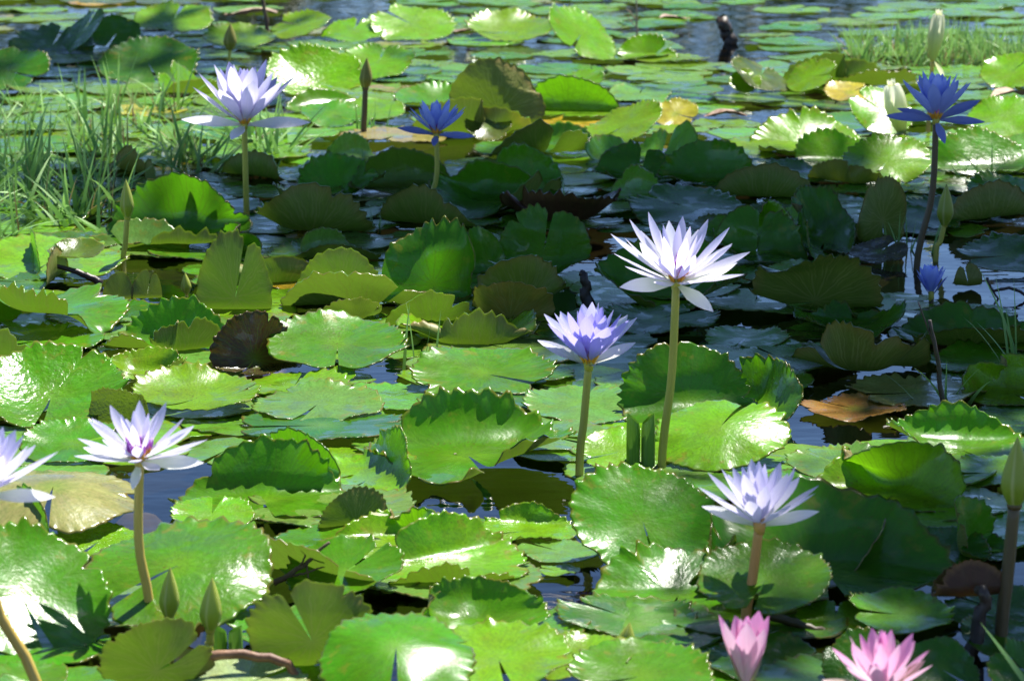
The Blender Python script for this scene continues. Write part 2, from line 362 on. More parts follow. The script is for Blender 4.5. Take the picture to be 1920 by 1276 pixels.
def shape(V, kind, az, off, rho, free, tilt, extra, fixed=None):
    for e in extra: V = bend(V, *e)
    if kind == 'tilt': V = tiltm(V, az, free)
    else:
        V = bend(V, az, off, free, rho) if fixed is None else bend(V, az, free, fixed, rho)
        if tilt: V = tiltm(V, tilt[0], tilt[1])
    return V
seed_counter = [100]; pad_boxes = []
def pad(box, label, kind='tilt', az=None, off=0., rho=.35, rngf=None, col=G, bump=.15, sinus=None, tilt=None, extra=(), z=.004,
        teeth=.09, ripple=.034, asp=1.0, bowl=.03, nteeth=36, torn=0, gap=.07, fixed=None, group=None, cat='lily pad', name='lily_pad'):
    """one pad: its pose (tilt or curl angle) is solved so that it spans the given picture box while floating on the water"""
    seed_counter[0] += 1; sd = seed_counter[0]
    g = random.Random(sd)
    if sinus is None: sinus = g.choice([250, 290, 40, 140, 200, 330, 80])
    if az is None: az = {'tilt': 90, 'back': 90, 'front': 270}[kind]
    if fixed is not None and rngf is None: rngf = (-.75, .7)
    if rngf is None: rngf = {'tilt': (0, 62), 'back': (8, 105), 'front': (25, 125)}[kind]
    if fixed is not None:                                   # soft sideways roll so that a lifted pad is never a stiff sheet
        extra = tuple(extra) + ((az + 90 + g.uniform(-25, 25), .22, g.uniform(-12, 42), .55), (az - 90 + g.uniform(-25, 25), .22, g.uniform(-12, 42), .55), (az + g.uniform(-20, 20), .45, g.uniform(-45, 20), .35))
    x0, y0, x1, y1 = box
    kw = dict(teeth=teeth, ripple=ripple, asp=asp, bowl=bowl, nteeth=nteeth, gap=gap, torn=torn)
    Vl, _ = leaf_grid(10, 61, sd, sinus, **kw)
    best = None
    def solve(free):
        V = shape(Vl, kind, az, off, rho, free, tilt, extra, fixed); V = V - [0, 0, V[:, 2].min()]
        c = ground((x0 + x1) / 2, y1 - 5); gx, gy = c.x, c.y + .1; s = (x1 - x0) / 2 / F * gy
        for _ in range(10):
            W = V * s + [gx, gy, z]; px, py, dep = proj(W); d = dep.mean()
            s *= min(1.5, max(.6, (x1 - x0) / (px.max() - px.min())))
            gx += ((x0 + x1) / 2 - (px.max() + px.min()) / 2) * d / F
            gy += max(-.4, min(.4, (py.max() - y1) * d * d / (F * H)))
        W = V * s + [gx, gy, z]; px, py, dep = proj(W)
        return py.min() - y0, s, gx, gy
    for fr in np.linspace(rngf[0], rngf[1], 15):
        e, s, gx, gy = solve(fr)
        if best is None or abs(e) < abs(best[0]): best = (e, s, gx, gy, fr)
    step = (rngf[1] - rngf[0]) / 14
    for fr in (best[4] - step * .5, best[4] - step * .25, best[4] + step * .25, best[4] + step * .5):
        if fr < rngf[0] or fr > rngf[1]: continue
        e, s, gx, gy = solve(fr)
        if abs(e) < abs(best[0]): best = (e, s, gx, gy, fr)
    e, s, gx, gy, fr = best
    if abs(e) > 14: print('FIT', round(e), box, round(float(fr), 2), label)
    rings, segs = (17, 161) if (x1 - x0) > 130 else (13, 121)
    V, U = leaf_grid(rings, segs, sd, sinus, **kw)
    V = shape(V, kind, az, off, rho, fr, tilt, extra, fixed); V = V - [0, 0, V[:, 2].min()]
    o = mesh_obj(name, V * s, faces(rings, segs), M_LEAF, None, U, loc=(gx, gy, z))
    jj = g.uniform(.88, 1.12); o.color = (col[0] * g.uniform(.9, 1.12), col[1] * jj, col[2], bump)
    tag(o, label, cat, group)
    pad_boxes.append((gx, gy, s))
    return o

# foreground ---------------------------------------------------------------
pad((-130, 968, 212, 1232), 'big bright lily pad tilted up, crossed by jagged flower shadows', az=118, sinus=300, bowl=.08, col=G)
pad((142, 966, 512, 1196), 'large glossy lily pad standing behind two pointed green buds', az=80, sinus=215, bowl=-.10, col=G, bump=.3)
pad((182, 1156, 402, 1290), 'folded pad showing its olive back below the two pointed buds', 'front', off=-.1, rho=0.35, extra=((90, .35, 55, .3),), col=G, fixed=76, ripple=.055, torn=2)
pad((458, 1085, 700, 1250), 'upright pad with smooth olive underside and rolled right edge', 'front', off=-.25, rho=0.35, extra=((40, .45, 80, .25),), tilt=(330, 8), col=LIME, fixed=82, ripple=.055, torn=2)
pad((596, 1148, 892, 1330), 'bright domed pad with a long white glint down its middle', az=95, bowl=-.22, col=G, sinus=270, z=.03, bump=.03)
pad((798, 1158, 1075, 1300), 'wavy yellow green pad with scalloped crest and white glints', az=85, bowl=.05, ripple=.05, col=LIME, sinus=280, nteeth=30, z=.02)
pad((782, 1075, 1030, 1212), 'deep green scooped pad with a pale rolled left edge', 'back', off=-.1, rho=0.4, extra=((180, .6, 95, .12),), col=G, sinus=300, fixed=82)
pad((700, 978, 992, 1098), 'light pad with olive front hem folded up and torn brown tip', 'front', off=.5, rho=.15, extra=((115, .35, 50, .2),), col=LIME, torn=2, tilt=(90, 7))
pad((528, 996, 760, 1120), 'green pad leaning behind the upright olive folded pad', az=55, bowl=.12, col=G)
pad((1064, 864, 1348, 1084), 'round wet pad facing up on its edge, dark flower shadow on it', az=92, sinus=283, bowl=.04, col=G, bump=.12, ripple=.03, gap=.04)
pad((1110, 1012, 1440, 1160), 'glossy pad with bent back edge below the round wet pad', 'back', off=.1, rho=.4, col=G, sinus=260)
pad((1040, 1110, 1310, 1205), 'flat bluish pad lying low beside open water', az=140, rngf=(0, 14), col=DEEP)
pad((1306, 1008, 1562, 1154), 'oval pad with saw teeth below the white lavender flower', az=75, sinus=250, bowl=.05, col=G, z=.05)
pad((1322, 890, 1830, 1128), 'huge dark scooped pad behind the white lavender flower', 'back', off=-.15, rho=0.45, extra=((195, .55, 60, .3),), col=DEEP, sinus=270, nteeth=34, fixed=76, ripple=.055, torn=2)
pad((1590, 1098, 1792, 1190), 'small oval pad half in shade below the huge dark pad', az=110, sinus=190, bowl=.08, col=LIME, z=.03)
pad((1490, 1110, 1640, 1192), 'light pad tucked under the small oval pad', az=100, rngf=(0, 12), col=LIME)
pad((1540, 1172, 1710, 1310), 'dark green pad behind the pink flower', az=75, col=DEEP, bump=.3)
pad((1690, 1190, 1840, 1310), 'dark jagged pad right beside the pink flower', az=110, col=DEEP)
pad((1745, 1026, 1900, 1118), 'brown purple pad folded like a boat on a thick stalk', 'front', off=-.1, rho=.3, extra=((90, .1, 60, .3),), col=BRN, z=.06)
pad((1788, 925, 1900, 1052), 'ribbed green pad standing edgewise behind the big bud', 'back', az=150, off=-.2, rho=0.3, col=DEEP, fixed=84)
pad((1530, 826, 1815, 962), 'yellow green pad with its right side folded upright', 'back', az=40, off=.15, rho=.25, extra=((90, .25, 45, .3),), col=LIME, sinus=250)
pad((1060, 1194, 1340, 1330), 'green pad with pointed scallops in front of a slim bud', az=80, col=G, nteeth=30, bowl=.06)
pad((1000, 1180, 1190, 1276), 'light green ruffled pad beside the slim bud', az=60, col=LIME, ripple=.05)
pad((350, 1222, 580, 1330), 'speckled pad tinted pale like a highlight under a brown rotten stalk', az=90, col=(.42, .48, .22), bump=.6)  # whitish highlight put into this pad's base colour
pad((-40, 1196, 128, 1300), 'plain green pad under the slanting brown flower stem', az=90, rngf=(0, 6), col=G)
pad((-60, 880, 262, 1012), 'old tan leathery pad arched over the water', az=100, bowl=-.20, col=TAN, sinus=270, ripple=.015, z=.02)
pad((100, 975, 270, 1045), 'strongly ribbed light pad at the tan pad', az=90, col=LIME, bump=.8)
pad((318, 930, 478, 1002), 'small light pad with a deep notch toward the water', az=100, sinus=85, col=LIME, gap=.16, bowl=.03)
pad((895, 918, 1085, 1020), 'flat pale pad with bright crinkled back rim by open water', 'back', off=.5, rho=.25, col=LIME, bump=.3)
pad((615, 945, 855, 1050), 'bright pad with a curled pointed tip and a fallen petal', 'back', az=35, off=.45, rho=.2, extra=((100, .5, 45, .2),), col=LIME)
pad((596, 908, 728, 990), 'dark veined pad turned up on edge by the spotted pad', 'front', az=300, off=-.3, rho=.3, col=DEEP)
pad((1008, 1056, 1088, 1080), 'tiny oval pad alone on the open water', az=90, rngf=(0, 6), col=LIME, bowl=.04, teeth=.01, sinus=170)
pad((960, 1010, 1130, 1056), 'flat blue tinted pad beside the tiny oval pad', az=90, rngf=(0, 5), col=PALE)
pad((1850, 1190, 2020, 1330), 'deep green pad edge under the long pale grass blade', az=120, col=DEEP)
pad((1540, 1010, 1700, 1080), 'low dark pad sunk behind the oval toothed pad', az=90, rngf=(0, 10), col=DEEP, z=.003)
pad((420, 1120, 640, 1215), 'flat green pad below the glossy pad', az=90, rngf=(0, 8), col=G)
pad((1320, 1180, 1560, 1290), 'shaded pad under the pink half open flower', az=95, rngf=(0, 14), col=DEEP)
# middle ---------------------------------------------------------------------
pad((314, 796, 662, 976), 'broad wavy pad with a long white glint along its fold', 'back', az=95, off=.22, rho=.35, col=G, ripple=.035, sinus=280)
pad((560, 790, 772, 930), 'rust flecked pad with one side lifted', 'back', az=25, off=-.1, rho=.6, col=LIME, ripple=.03)
pad((682, 728, 1080, 912), 'large deep green saddle shaped pad above the dark reflection', 'back', az=85, off=-.05, rho=.7, extra=((195, .6, 50, .3), (300, .75, 40, .2)), col=G, sinus=285, nteeth=34, fixed=54)
pad((1225, 750, 1484, 886), 'bright glossy pad with blown white glint by two flower stems', az=80, bowl=-.13, col=LIME, sinus=60)
pad((1085, 796, 1250, 886), 'light pad piece behind the pair of rolled young leaves', az=90, col=LIME)
pad((1158, 640, 1420, 800), 'dark glossy pad arched behind the tall white flower', 'back', az=95, off=.0, rho=0.5, col=DEEP, ripple=.03, fixed=70)
pad((1330, 640, 1506, 796), 'folded pad with a lit flecked corner at the blue water', 'back', az=20, off=-.2, rho=.5, extra=((110, .3, 50, .3),), col=G, asp=.75)
pad((-50, 636, 245, 806), 'big puckered wet pad sparkling with white glints', az=95, sinus=265, bowl=.16, col=G, bump=.6)
pad((246, 676, 488, 770), 'clean shallow bowl shaped pad with fine toothed rim', az=90, sinus=230, bowl=.16, col=LIME, z=.02)
pad((36, 780, 236, 868), 'plain light pad under the sparkling wet pad', az=90, sinus=20, bowl=.05, col=G)
pad((166, 726, 280, 800), 'small upright ribbed olive pad beside a brown dead leaf', 'front', off=-.3, rho=0.3, col=OLV, bump=1.0, fixed=82)
pad((470, 700, 720, 800), 'flat pale pad with thin films of water on it', az=90, rngf=(0, 7), col=PALE)
pad((440, 690, 660, 740), 'flat light pad beside the clean bowl shaped pad', az=90, rngf=(0, 6), col=LIME)
pad((770, 648, 1045, 752), 'flat torn pad with dark specks behind the saddle shaped pad', az=90, rngf=(0, 12), col=G, torn=2)
pad((980, 716, 1200, 800), 'flat bluish wet pad behind the violet flower stem', az=90, rngf=(0, 9), col=PALE)
pad((1500, 748, 1700, 792), 'brown rotten pad half sunk in the blue water', az=90, rngf=(0, 6), col=ORG, cat='dead leaf', name='dead_lily_pad', z=.001)
pad((1660, 752, 1960, 880), 'green scooped pad below the leaning dry twig', 'back', off=-.05, rho=0.5, col=G, fixed=70)
pad((1585, 712, 1850, 765), 'flat yellowish pad littered with grass stalks', az=90, rngf=(0, 5), col=(.26, .30, .07))
pad((1470, 825, 1680, 905), 'flat pale pad with water film behind the half folded pad', az=90, rngf=(0, 9), col=PALE)
pad((1780, 850, 1960, 915), 'flat light pad with a dry curled rim near the big bud', az=90, rngf=(0, 10), col=LIME)
pad((594, 682, 668, 718), 'tiny folded pad at the small blue pool', 'back', az=60, off=0, rho=.3, col=LIME)
pad((500, 578, 768, 692), 'smooth round green pad facing the sky, notch toward the pool', az=90, sinus=272, bowl=.06, col=G, gap=.04, z=.02)
pad((392, 568, 568, 704), 'blackish dead pad standing up beside the smooth round pad', 'back', az=120, off=-.35, rho=.3, col=BRN)
pad((-50, 526, 244, 632), 'wide olive underside of a pad folded up from the water', 'front', off=-.2, rho=0.4, col=G, fixed=76, ripple=.055, torn=2)
pad((-60, 604, 196, 664), 'flat green toothed pad below the wide olive fold', az=90, rngf=(0, 15), col=G)
pad((196, 646, 352, 712), 'pad with a ridged back edge beside the dark water', 'back', off=.0, rho=0.3, col=LIME, fixed=70)
pad((194, 556, 424, 656), 'wet pad with two olive corners folded in', 'front', az=245, off=.45, rho=.12, extra=((305, .45, 85, .12), (70, .1, 60, .3)), col=G)
pad((-90, 530, 44, 612), 'green pad edge above the flat toothed pad', az=120, col=G)
# upright cluster -------------------------------------------------------------------
pad((368, 420, 512, 580), 'tall pad folded upright like a pouch, olive outside', 'front', off=-.45, rho=.18, extra=((90, .05, 95, .2), (0, .55, 70, .2)), rngf=(60, 110), col=G, nteeth=30, asp=.55)
pad((712, 408, 892, 592), 'tall dark green pad standing upright with a jagged crest', 'back', off=-.5, rho=0.25, extra=((0, .45, 55, .3),), col=DEEP, nteeth=30, fixed=88, asp=.8, ripple=.05, torn=1)
pad((866, 422, 948, 520), 'narrow upright pad beside the tall dark jagged pad', 'back', az=60, off=-.4, rho=0.3, col=DEEP, nteeth=26, fixed=86, asp=.6)
pad((556, 462, 722, 572), 'pad folded up with olive front and bright green lining', 'front', off=-.15, rho=0.35, extra=((70, .3, 70, .25),), col=LIME, nteeth=28, fixed=78)
pad((882, 478, 1062, 576), 'sunlit olive pad back with scalloped crest', 'front', off=-.35, rho=0.3, col=LIME, nteeth=28, fixed=80, ripple=.055, torn=2)
pad((886, 528, 1040, 602), 'orange tinged ruffled pad fold below the sunlit olive one', 'front', off=-.3, rho=0.3, col=ORG, ripple=.05, nteeth=26, fixed=72)
pad((708, 543, 890, 616), 'pale olive half moon fold before the tall dark pad', 'front', off=-.2, rho=0.3, col=LIME, nteeth=26, fixed=78, ripple=.055, torn=2)
pad((742, 588, 1006, 652), 'long olive fold with a bright lining at its left end', 'front', off=.05, rho=0.25, tilt=(90, 4), col=LIME, nteeth=30, fixed=72, ripple=.055, torn=2)
pad((586, 556, 716, 612), 'small olive ruffled fold behind the smooth round pad', 'front', off=-.2, rho=0.25, col=OLV, ripple=.05, nteeth=24, fixed=78)
pad((480, 470, 640, 545), 'yellow dying pad with orange blotches', az=90, rngf=(0, 10), col=YEL, cat='lily pad')
pad((500, 452, 660, 496), 'flat green pad beside the yellow dying pad', az=90, rngf=(0, 6), col=G)
pad((88, 446, 196, 484), 'small olive saucer pad on a leaning stalk', az=90, rngf=(0, 20), bowl=.25, col=OLV, z=.05, teeth=.02)
pad((-60, 436, 240, 528), 'flat bright lime pad with grass lying over it', az=90, rngf=(0, 8), col=LIME)
pad((192, 502, 250, 562), 'small scrolled olive pad under the tall bud stem', 'front', off=-.5, rho=.35, extra=((90, -.1, 100, .3),), col=OLV, nteeth=20, teeth=.02, asp=.55)
pad((246, 504, 304, 562), 'small scrolled olive pad by the sky reflecting pool', 'front', off=-.5, rho=.35, extra=((90, -.1, 100, .3),), col=OLV, nteeth=20, teeth=.02, asp=.55)
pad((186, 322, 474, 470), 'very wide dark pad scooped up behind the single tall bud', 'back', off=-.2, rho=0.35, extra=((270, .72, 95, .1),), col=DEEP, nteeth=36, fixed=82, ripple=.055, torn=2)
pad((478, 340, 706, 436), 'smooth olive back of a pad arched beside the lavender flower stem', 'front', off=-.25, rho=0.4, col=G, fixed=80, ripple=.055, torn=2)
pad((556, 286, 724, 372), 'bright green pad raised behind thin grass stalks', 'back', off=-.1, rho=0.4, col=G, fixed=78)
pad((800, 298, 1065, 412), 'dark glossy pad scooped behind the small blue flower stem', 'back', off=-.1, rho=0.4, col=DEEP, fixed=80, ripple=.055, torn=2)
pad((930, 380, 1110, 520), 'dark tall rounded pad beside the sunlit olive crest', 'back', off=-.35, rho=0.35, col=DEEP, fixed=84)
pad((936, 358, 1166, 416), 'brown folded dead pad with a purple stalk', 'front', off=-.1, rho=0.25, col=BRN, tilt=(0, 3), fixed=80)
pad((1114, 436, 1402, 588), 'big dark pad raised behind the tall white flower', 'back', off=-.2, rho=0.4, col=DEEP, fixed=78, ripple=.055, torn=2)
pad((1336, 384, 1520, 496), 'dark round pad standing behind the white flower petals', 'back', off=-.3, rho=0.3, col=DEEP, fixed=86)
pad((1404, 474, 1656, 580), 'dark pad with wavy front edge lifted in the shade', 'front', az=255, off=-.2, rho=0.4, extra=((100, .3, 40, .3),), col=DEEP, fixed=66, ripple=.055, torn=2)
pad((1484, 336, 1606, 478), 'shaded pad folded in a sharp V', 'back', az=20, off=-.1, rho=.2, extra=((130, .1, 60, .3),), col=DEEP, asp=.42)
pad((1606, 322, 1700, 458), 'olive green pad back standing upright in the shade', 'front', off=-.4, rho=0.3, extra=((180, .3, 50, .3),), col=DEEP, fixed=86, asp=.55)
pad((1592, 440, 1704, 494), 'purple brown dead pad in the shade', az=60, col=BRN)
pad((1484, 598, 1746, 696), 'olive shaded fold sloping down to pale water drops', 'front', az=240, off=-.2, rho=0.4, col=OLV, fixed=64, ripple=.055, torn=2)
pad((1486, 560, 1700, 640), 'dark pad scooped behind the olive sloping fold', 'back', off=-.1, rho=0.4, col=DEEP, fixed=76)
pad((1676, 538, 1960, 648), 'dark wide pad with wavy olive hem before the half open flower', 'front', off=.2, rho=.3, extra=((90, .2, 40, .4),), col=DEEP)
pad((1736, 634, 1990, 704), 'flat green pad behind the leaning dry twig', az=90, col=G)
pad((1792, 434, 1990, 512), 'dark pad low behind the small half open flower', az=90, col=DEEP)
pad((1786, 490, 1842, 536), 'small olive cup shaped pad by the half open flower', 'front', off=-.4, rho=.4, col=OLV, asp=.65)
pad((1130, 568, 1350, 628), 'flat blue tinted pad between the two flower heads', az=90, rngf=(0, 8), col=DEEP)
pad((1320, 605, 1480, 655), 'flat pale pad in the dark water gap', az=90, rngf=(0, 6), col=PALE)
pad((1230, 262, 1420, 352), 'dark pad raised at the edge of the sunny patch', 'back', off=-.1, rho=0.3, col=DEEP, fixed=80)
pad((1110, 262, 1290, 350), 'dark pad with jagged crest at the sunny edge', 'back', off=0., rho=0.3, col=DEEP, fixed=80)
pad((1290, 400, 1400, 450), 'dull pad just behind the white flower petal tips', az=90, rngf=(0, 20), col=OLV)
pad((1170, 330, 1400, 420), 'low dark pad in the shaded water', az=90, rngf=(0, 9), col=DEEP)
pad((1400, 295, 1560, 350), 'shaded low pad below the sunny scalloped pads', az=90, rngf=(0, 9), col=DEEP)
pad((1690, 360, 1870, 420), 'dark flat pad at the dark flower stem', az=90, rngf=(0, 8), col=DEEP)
# far, sunny right -----------------------------------------------------------------------
pad((1398, 198, 1632, 292), 'bright pad with sparkling scalloped back rim', 'back', off=.0, rho=.5, col=LIME, nteeth=34)
pad((1352, 246, 1540, 300), 'notched bright pad lying against the sparkling scalloped pad', az=70, rngf=(0, 16), sinus=285, col=LIME, gap=.12)
pad((1490, 240, 1636, 312), 'scalloped lime pad between two sunny pads', 'back', off=-.1, rho=.4, col=LIME)
pad((1578, 248, 1750, 348), 'broad sunny pad behind the dark flower stem', az=85, col=LIME, sinus=240)
pad((1745, 236, 1960, 330), 'wide sunny pad below the blue flower', 'back', off=-.1, rho=.6, col=G, bump=.3)
pad((1590, 160, 1720, 254), 'sunny pad behind the drooping white closed flower', az=105, col=LIME)
pad((1812, 316, 1970, 396), 'bright pad half shaded with grass sprigs beside it', az=100, col=G)
pad((1800, 180, 1960, 262), 'lime pad behind the blue flower', az=70, col=LIME)
pad((1096, 186, 1242, 274), 'bright pad tipped up like a slanting sail', az=40, asp=1.0, col=LIME, sinus=200, rngf=(10, 70))
pad((1028, 4, 1158, 116), 'tall lime pad standing on edge with a white glint', az=140, rngf=(20, 80), col=LIME, sinus=260)
pad((1156, 62, 1276, 114), 'lime pad curled beside the tall standing pad', 'back', off=0., rho=.4, col=LIME)
pad((842, 106, 1024, 240), 'dark veined underside of a pad flipped upright', 'front', off=-.5, rho=0.3, col=OLV, bump=.8, nteeth=28, fixed=84)
pad((738, 148, 904, 200), 'shallow boat shaped pad above the small blue flower', az=50, bowl=.22, col=G)
pad((498, 78, 688, 200), 'puckered pad blazing with white sun glint', az=100, col=LIME, bump=.6, bowl=.15)
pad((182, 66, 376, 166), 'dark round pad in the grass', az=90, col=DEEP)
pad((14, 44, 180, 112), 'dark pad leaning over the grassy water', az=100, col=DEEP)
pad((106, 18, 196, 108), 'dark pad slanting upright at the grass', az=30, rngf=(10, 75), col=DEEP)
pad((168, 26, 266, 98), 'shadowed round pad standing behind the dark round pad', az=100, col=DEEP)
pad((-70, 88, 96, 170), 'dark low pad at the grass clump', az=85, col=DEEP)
pad((506, 16, 622, 74), 'bright toothed pad tipped beside the brown stick', az=55, col=LIME)
pad((690, 8, 860, 78), 'lime pad with a white streak far out', az=100, col=LIME, bump=.4)
pad((600, 20, 720, 80), 'light pad between the brown stick and streaked pad', az=80, rngf=(0, 15), col=LIME)
pad((870, 14, 1040, 80), 'lime saucer pad partly shadowed far out', az=90, bowl=.15, col=LIME)
pad((1474, 110, 1570, 174), 'bright fan shaped pad tipped up far out', az=45, col=LIME)
pad((1370, 102, 1486, 172), 'toothed pad lying on its side with bright rim', az=140, rngf=(10, 70), col=OLV)
pad((1366, 128, 1428, 174), 'small round shiny pad facing out', az=90, rngf=(0, 75), col=LIME, teeth=.01)
pad((1556, 130, 1736, 164), 'long dark olive fold near the grass tuft', 'front', off=.1, rho=.3, col=OLV)
pad((1542, 150, 1646, 190), 'vivid yellow pad near the closed white flowers', az=90, col=YEL)
pad((1836, 100, 1960, 170), 'bright pad leaning by the grass tuft', az=60, col=LIME)
pad((1222, 182, 1310, 240), 'yellowing pad with brown blotches behind the slanting pad', az=80, col=(.38, .36, .03))
pad((1030, 130, 1134, 186), 'light lime pad raised a little among flat ones', az=45, col=LIME)
pad((250, 0, 400, 62), 'sunny lime pad at the back of the grass', az=90, col=LIME)
pad((380, 40, 520, 90), 'light green pad behind the round olive bud', az=100, col=LIME)
pad((640, 80, 780, 150), 'lime pad with bright rim behind the brown bud', az=80, col=LIME)
pad((560, 185, 690, 240), 'green pad with dark underside near the lavender flower', az=110, col=G)
pad((870, 205, 960, 265), 'small pad with dry curled brown rim', az=90, bowl=.1, col=OLV)
pad((640, 180, 760, 225), 'sunny pad behind the brown bud stalk', az=95, col=LIME)
pad((1140, 150, 1260, 190), 'flat pad between the slanting and standing lime pads', az=90, rngf=(0, 8), col=PALE)
pad((1630, 380, 1800, 440), 'low shaded pad between the two dark stems', az=95, rngf=(0, 10), col=DEEP)

pad((1690, 985, 1860, 1060), 'low deep green pad between the huge dark pad and brown boat pad', az=90, rngf=(0, 12), col=DEEP)
pad((1770, 1095, 1950, 1175), 'shaded pad lying under the brown boat shaped pad', az=70, rngf=(0, 14), col=DEEP)
pad((1800, 1150, 1960, 1235), 'dark notched pad at the foot of the fat bud stem', az=120, rngf=(0, 16), col=DEEP)

# flat floating pads that fill the gaps ------------------------------------------------------
GAPS = [(1340, 30, 1400, 90), (195, 500, 310, 565), (120, 640, 240, 760), (300, 515, 372, 575), (690, 680, 765, 715), (1065, 445, 1160, 510), (200, 875, 350, 945), (790, 880, 1060, 965), (1510, 705, 1720, 830),
        (1000, 1060, 1140, 1140), (1640, 450, 1920, 560), (400, 660, 560, 700), (1840, 1080, 1900, 1140), (1660, 660, 1760, 720),
        (1000, 540, 1080, 590), (1330, 600, 1470, 650), (1160, 465, 1240, 520)]
CN = {G: 'mid green', LIME: 'lime green', PALE: 'pale green', DEEP: 'deep green', (.12, .30, .02): 'yellowish green', YEL: 'yellow', OLV: 'olive', TAN: 'tan'}
LB = {'far': ('flat pad in the crowded sunny carpet of far floating pads', 'far carpet of floating pads'),
      'mid': ('flat pad floating low between the raised middle pads', 'pads between the raised ones'),
      'near': ('flat pad lying low under the big raised near pads', 'pads under the near ones')}
protos = []
for k in range(18):
    V, U = leaf_grid(10, 121, 900 + k, random.uniform(0, 360), teeth=.06, ripple=.016, bowl=.01, nteeth=34, gap=random.uniform(.05, .12), torn=(k % 3 == 0))
    if k >= 10:
        V = bend(V, random.uniform(0, 360), random.uniform(.1, .6), random.uniform(35, 120), random.uniform(.12, .4))
        if k % 2: V = bend(V, random.uniform(0, 360), random.uniform(.3, .6), random.uniform(30, 90), .2)
    o = mesh_obj('lily_pad_mesh', V - [0, 0, V[:, 2].min()], faces(10, 121), M_LEAF, None, U)
    protos.append(o.data); bpy.data.objects.remove(o)
placed = []; n_fill = {'far': 0, 'mid': 0, 'near': 0, 'stuff': 0}
COLS = [G, LIME, PALE, G, DEEP, (.12, .30, .02), PALE]
SV, SF, SU, ST = [], [], [], []
def try_fill(px, py, zone, rad, sep):
    g = ground(px, py)
    pk = random.randrange(10) if random.random() < (.85 if zone == 'far' else .68) else random.randrange(10, 18)
    if zone == 'near' and py > 1090: pk %= 10
    for (x0, y0, x1, y1) in GAPS:
        mx = rad * F / g.y * .75
        my = mx * H / g.y
        if x0 - mx < px < x1 + mx and y0 - my < py < y1 + (mx * 1.5 if pk >= 10 else my): return
    for (x, y, r) in placed:
        if (x - g.x) ** 2 + (y - g.y) ** 2 < ((r + rad) * sep) ** 2: return
    placed.append((g.x, g.y, rad))
    c = random.choice(COLS if zone in ('mid', 'near') else [G, LIME, PALE, LIME, (.12, .30, .02), LIME]) if random.random() > .05 else random.choice([YEL, OLV, TAN])
    cn = CN[c]
    c = (c[0] * random.uniform(.85, 1.2), c[1] * random.uniform(.85, 1.15), c[2], random.choice([.1, .2, .4]))
    loc_ = (g.x, g.y, random.uniform(.0015, .008)); rot = (R(random.uniform(-1.2, 2.2)), R(random.uniform(-1.3, 1.3)), random.uniform(0, 6.28))
    if zone == 'stuff':
        V, U = leaf_grid(8, 61, random.randrange(9999), 0, teeth=.05, ripple=.014, nteeth=24)
        V = V @ np.array(Euler(rot).to_matrix()).T * rad + np.array(loc_); n0 = sum(len(a) for a in SV)
        SV.append(V); SU.append(U); SF.extend([[i + n0 for i in f] for f in faces(8, 61)]); ST.append(np.tile(np.array(c), (len(V), 1)))
    else:
        o = link('lily_pad', protos[pk]); o.location = loc_; o.scale = (rad, rad, rad); o.rotation_euler = rot; o.color = c
        tag(o, cn + ' ' + (LB[zone][0] if pk < 10 else LB[zone][0].replace('flat', 'curled')), 'lily pad', cn + (' curled ' if pk >= 10 else ' flat ') + LB[zone][1])
    n_fill[zone] += 1
for _ in range(3000):
    if n_fill['far'] >= 62: break
    d = random.uniform(7.6, 10.6); x = random.uniform(-.168, .168) * d
    px, py, _d = proj(np.array([[x, d, 0.]])); try_fill(px[0], py[0], 'far', random.uniform(.11, .18), .56)
for _ in range(5000):
    if n_fill['stuff'] >= 430: break
    d = random.uniform(7.8, 17.5); x = random.uniform(-.20, .20) * d
    px, py, _d = proj(np.array([[x, d, 0.]]))
    try_fill(px[0], py[0], 'stuff', random.uniform(.09, .17), .52)
side = 0
for _ in range(2500):                       # the carpet goes on beside and in front of what the photograph frames
    if side >= 230: break
    d = random.uniform(2.3, 12.5); e = .172 * d; x = random.choice([-1, 1]) * random.uniform(e + .08, e + 1.1)
    if d < 3.3: x = random.uniform(-1.3, 1.3)
    px, py, _d = proj(np.array([[x, d, 0.]])); k0 = n_fill['stuff']
    try_fill(px[0], py[0], 'stuff', random.uniform(.09, .16), .56); side += n_fill['stuff'] - k0
for _ in range(2500):
    if n_fill['mid'] >= 70: break
    py = random.uniform(330, 830); try_fill(random.uniform(-30, 1950), py, 'mid', random.uniform(.09, .15), .64)
for _ in range(900):
    if n_fill['near'] >= 26: break
    py = random.uniform(830, 1310); try_fill(random.uniform(-20, 1940), py, 'near', random.uniform(.08, .12), .65)
for _ in range(2500):
    py = random.uniform(300, 900); try_fill(random.uniform(-30, 1950), py, 'stuff', random.uniform(.07, .12), .55)
far = mesh_obj('lily_pad_carpet', np.concatenate(SV), SF, M_LEAF, None, np.concatenate(SU))
at = far.data.attributes.new('tint', 'FLOAT_COLOR', 'POINT'); at.data.foreach_set('color', np.concatenate(ST).astype(np.float32).ravel())
at = far.data.attributes.new('use_tint', 'FLOAT', 'POINT'); at.data.foreach_set('value', np.ones(len(far.data.vertices), dtype=np.float32))
far.color = (.06, .2, .01, .2); tag(far, 'carpet of small flat lily pads crowding the water between larger ones', 'lily pads', None, 'stuff')

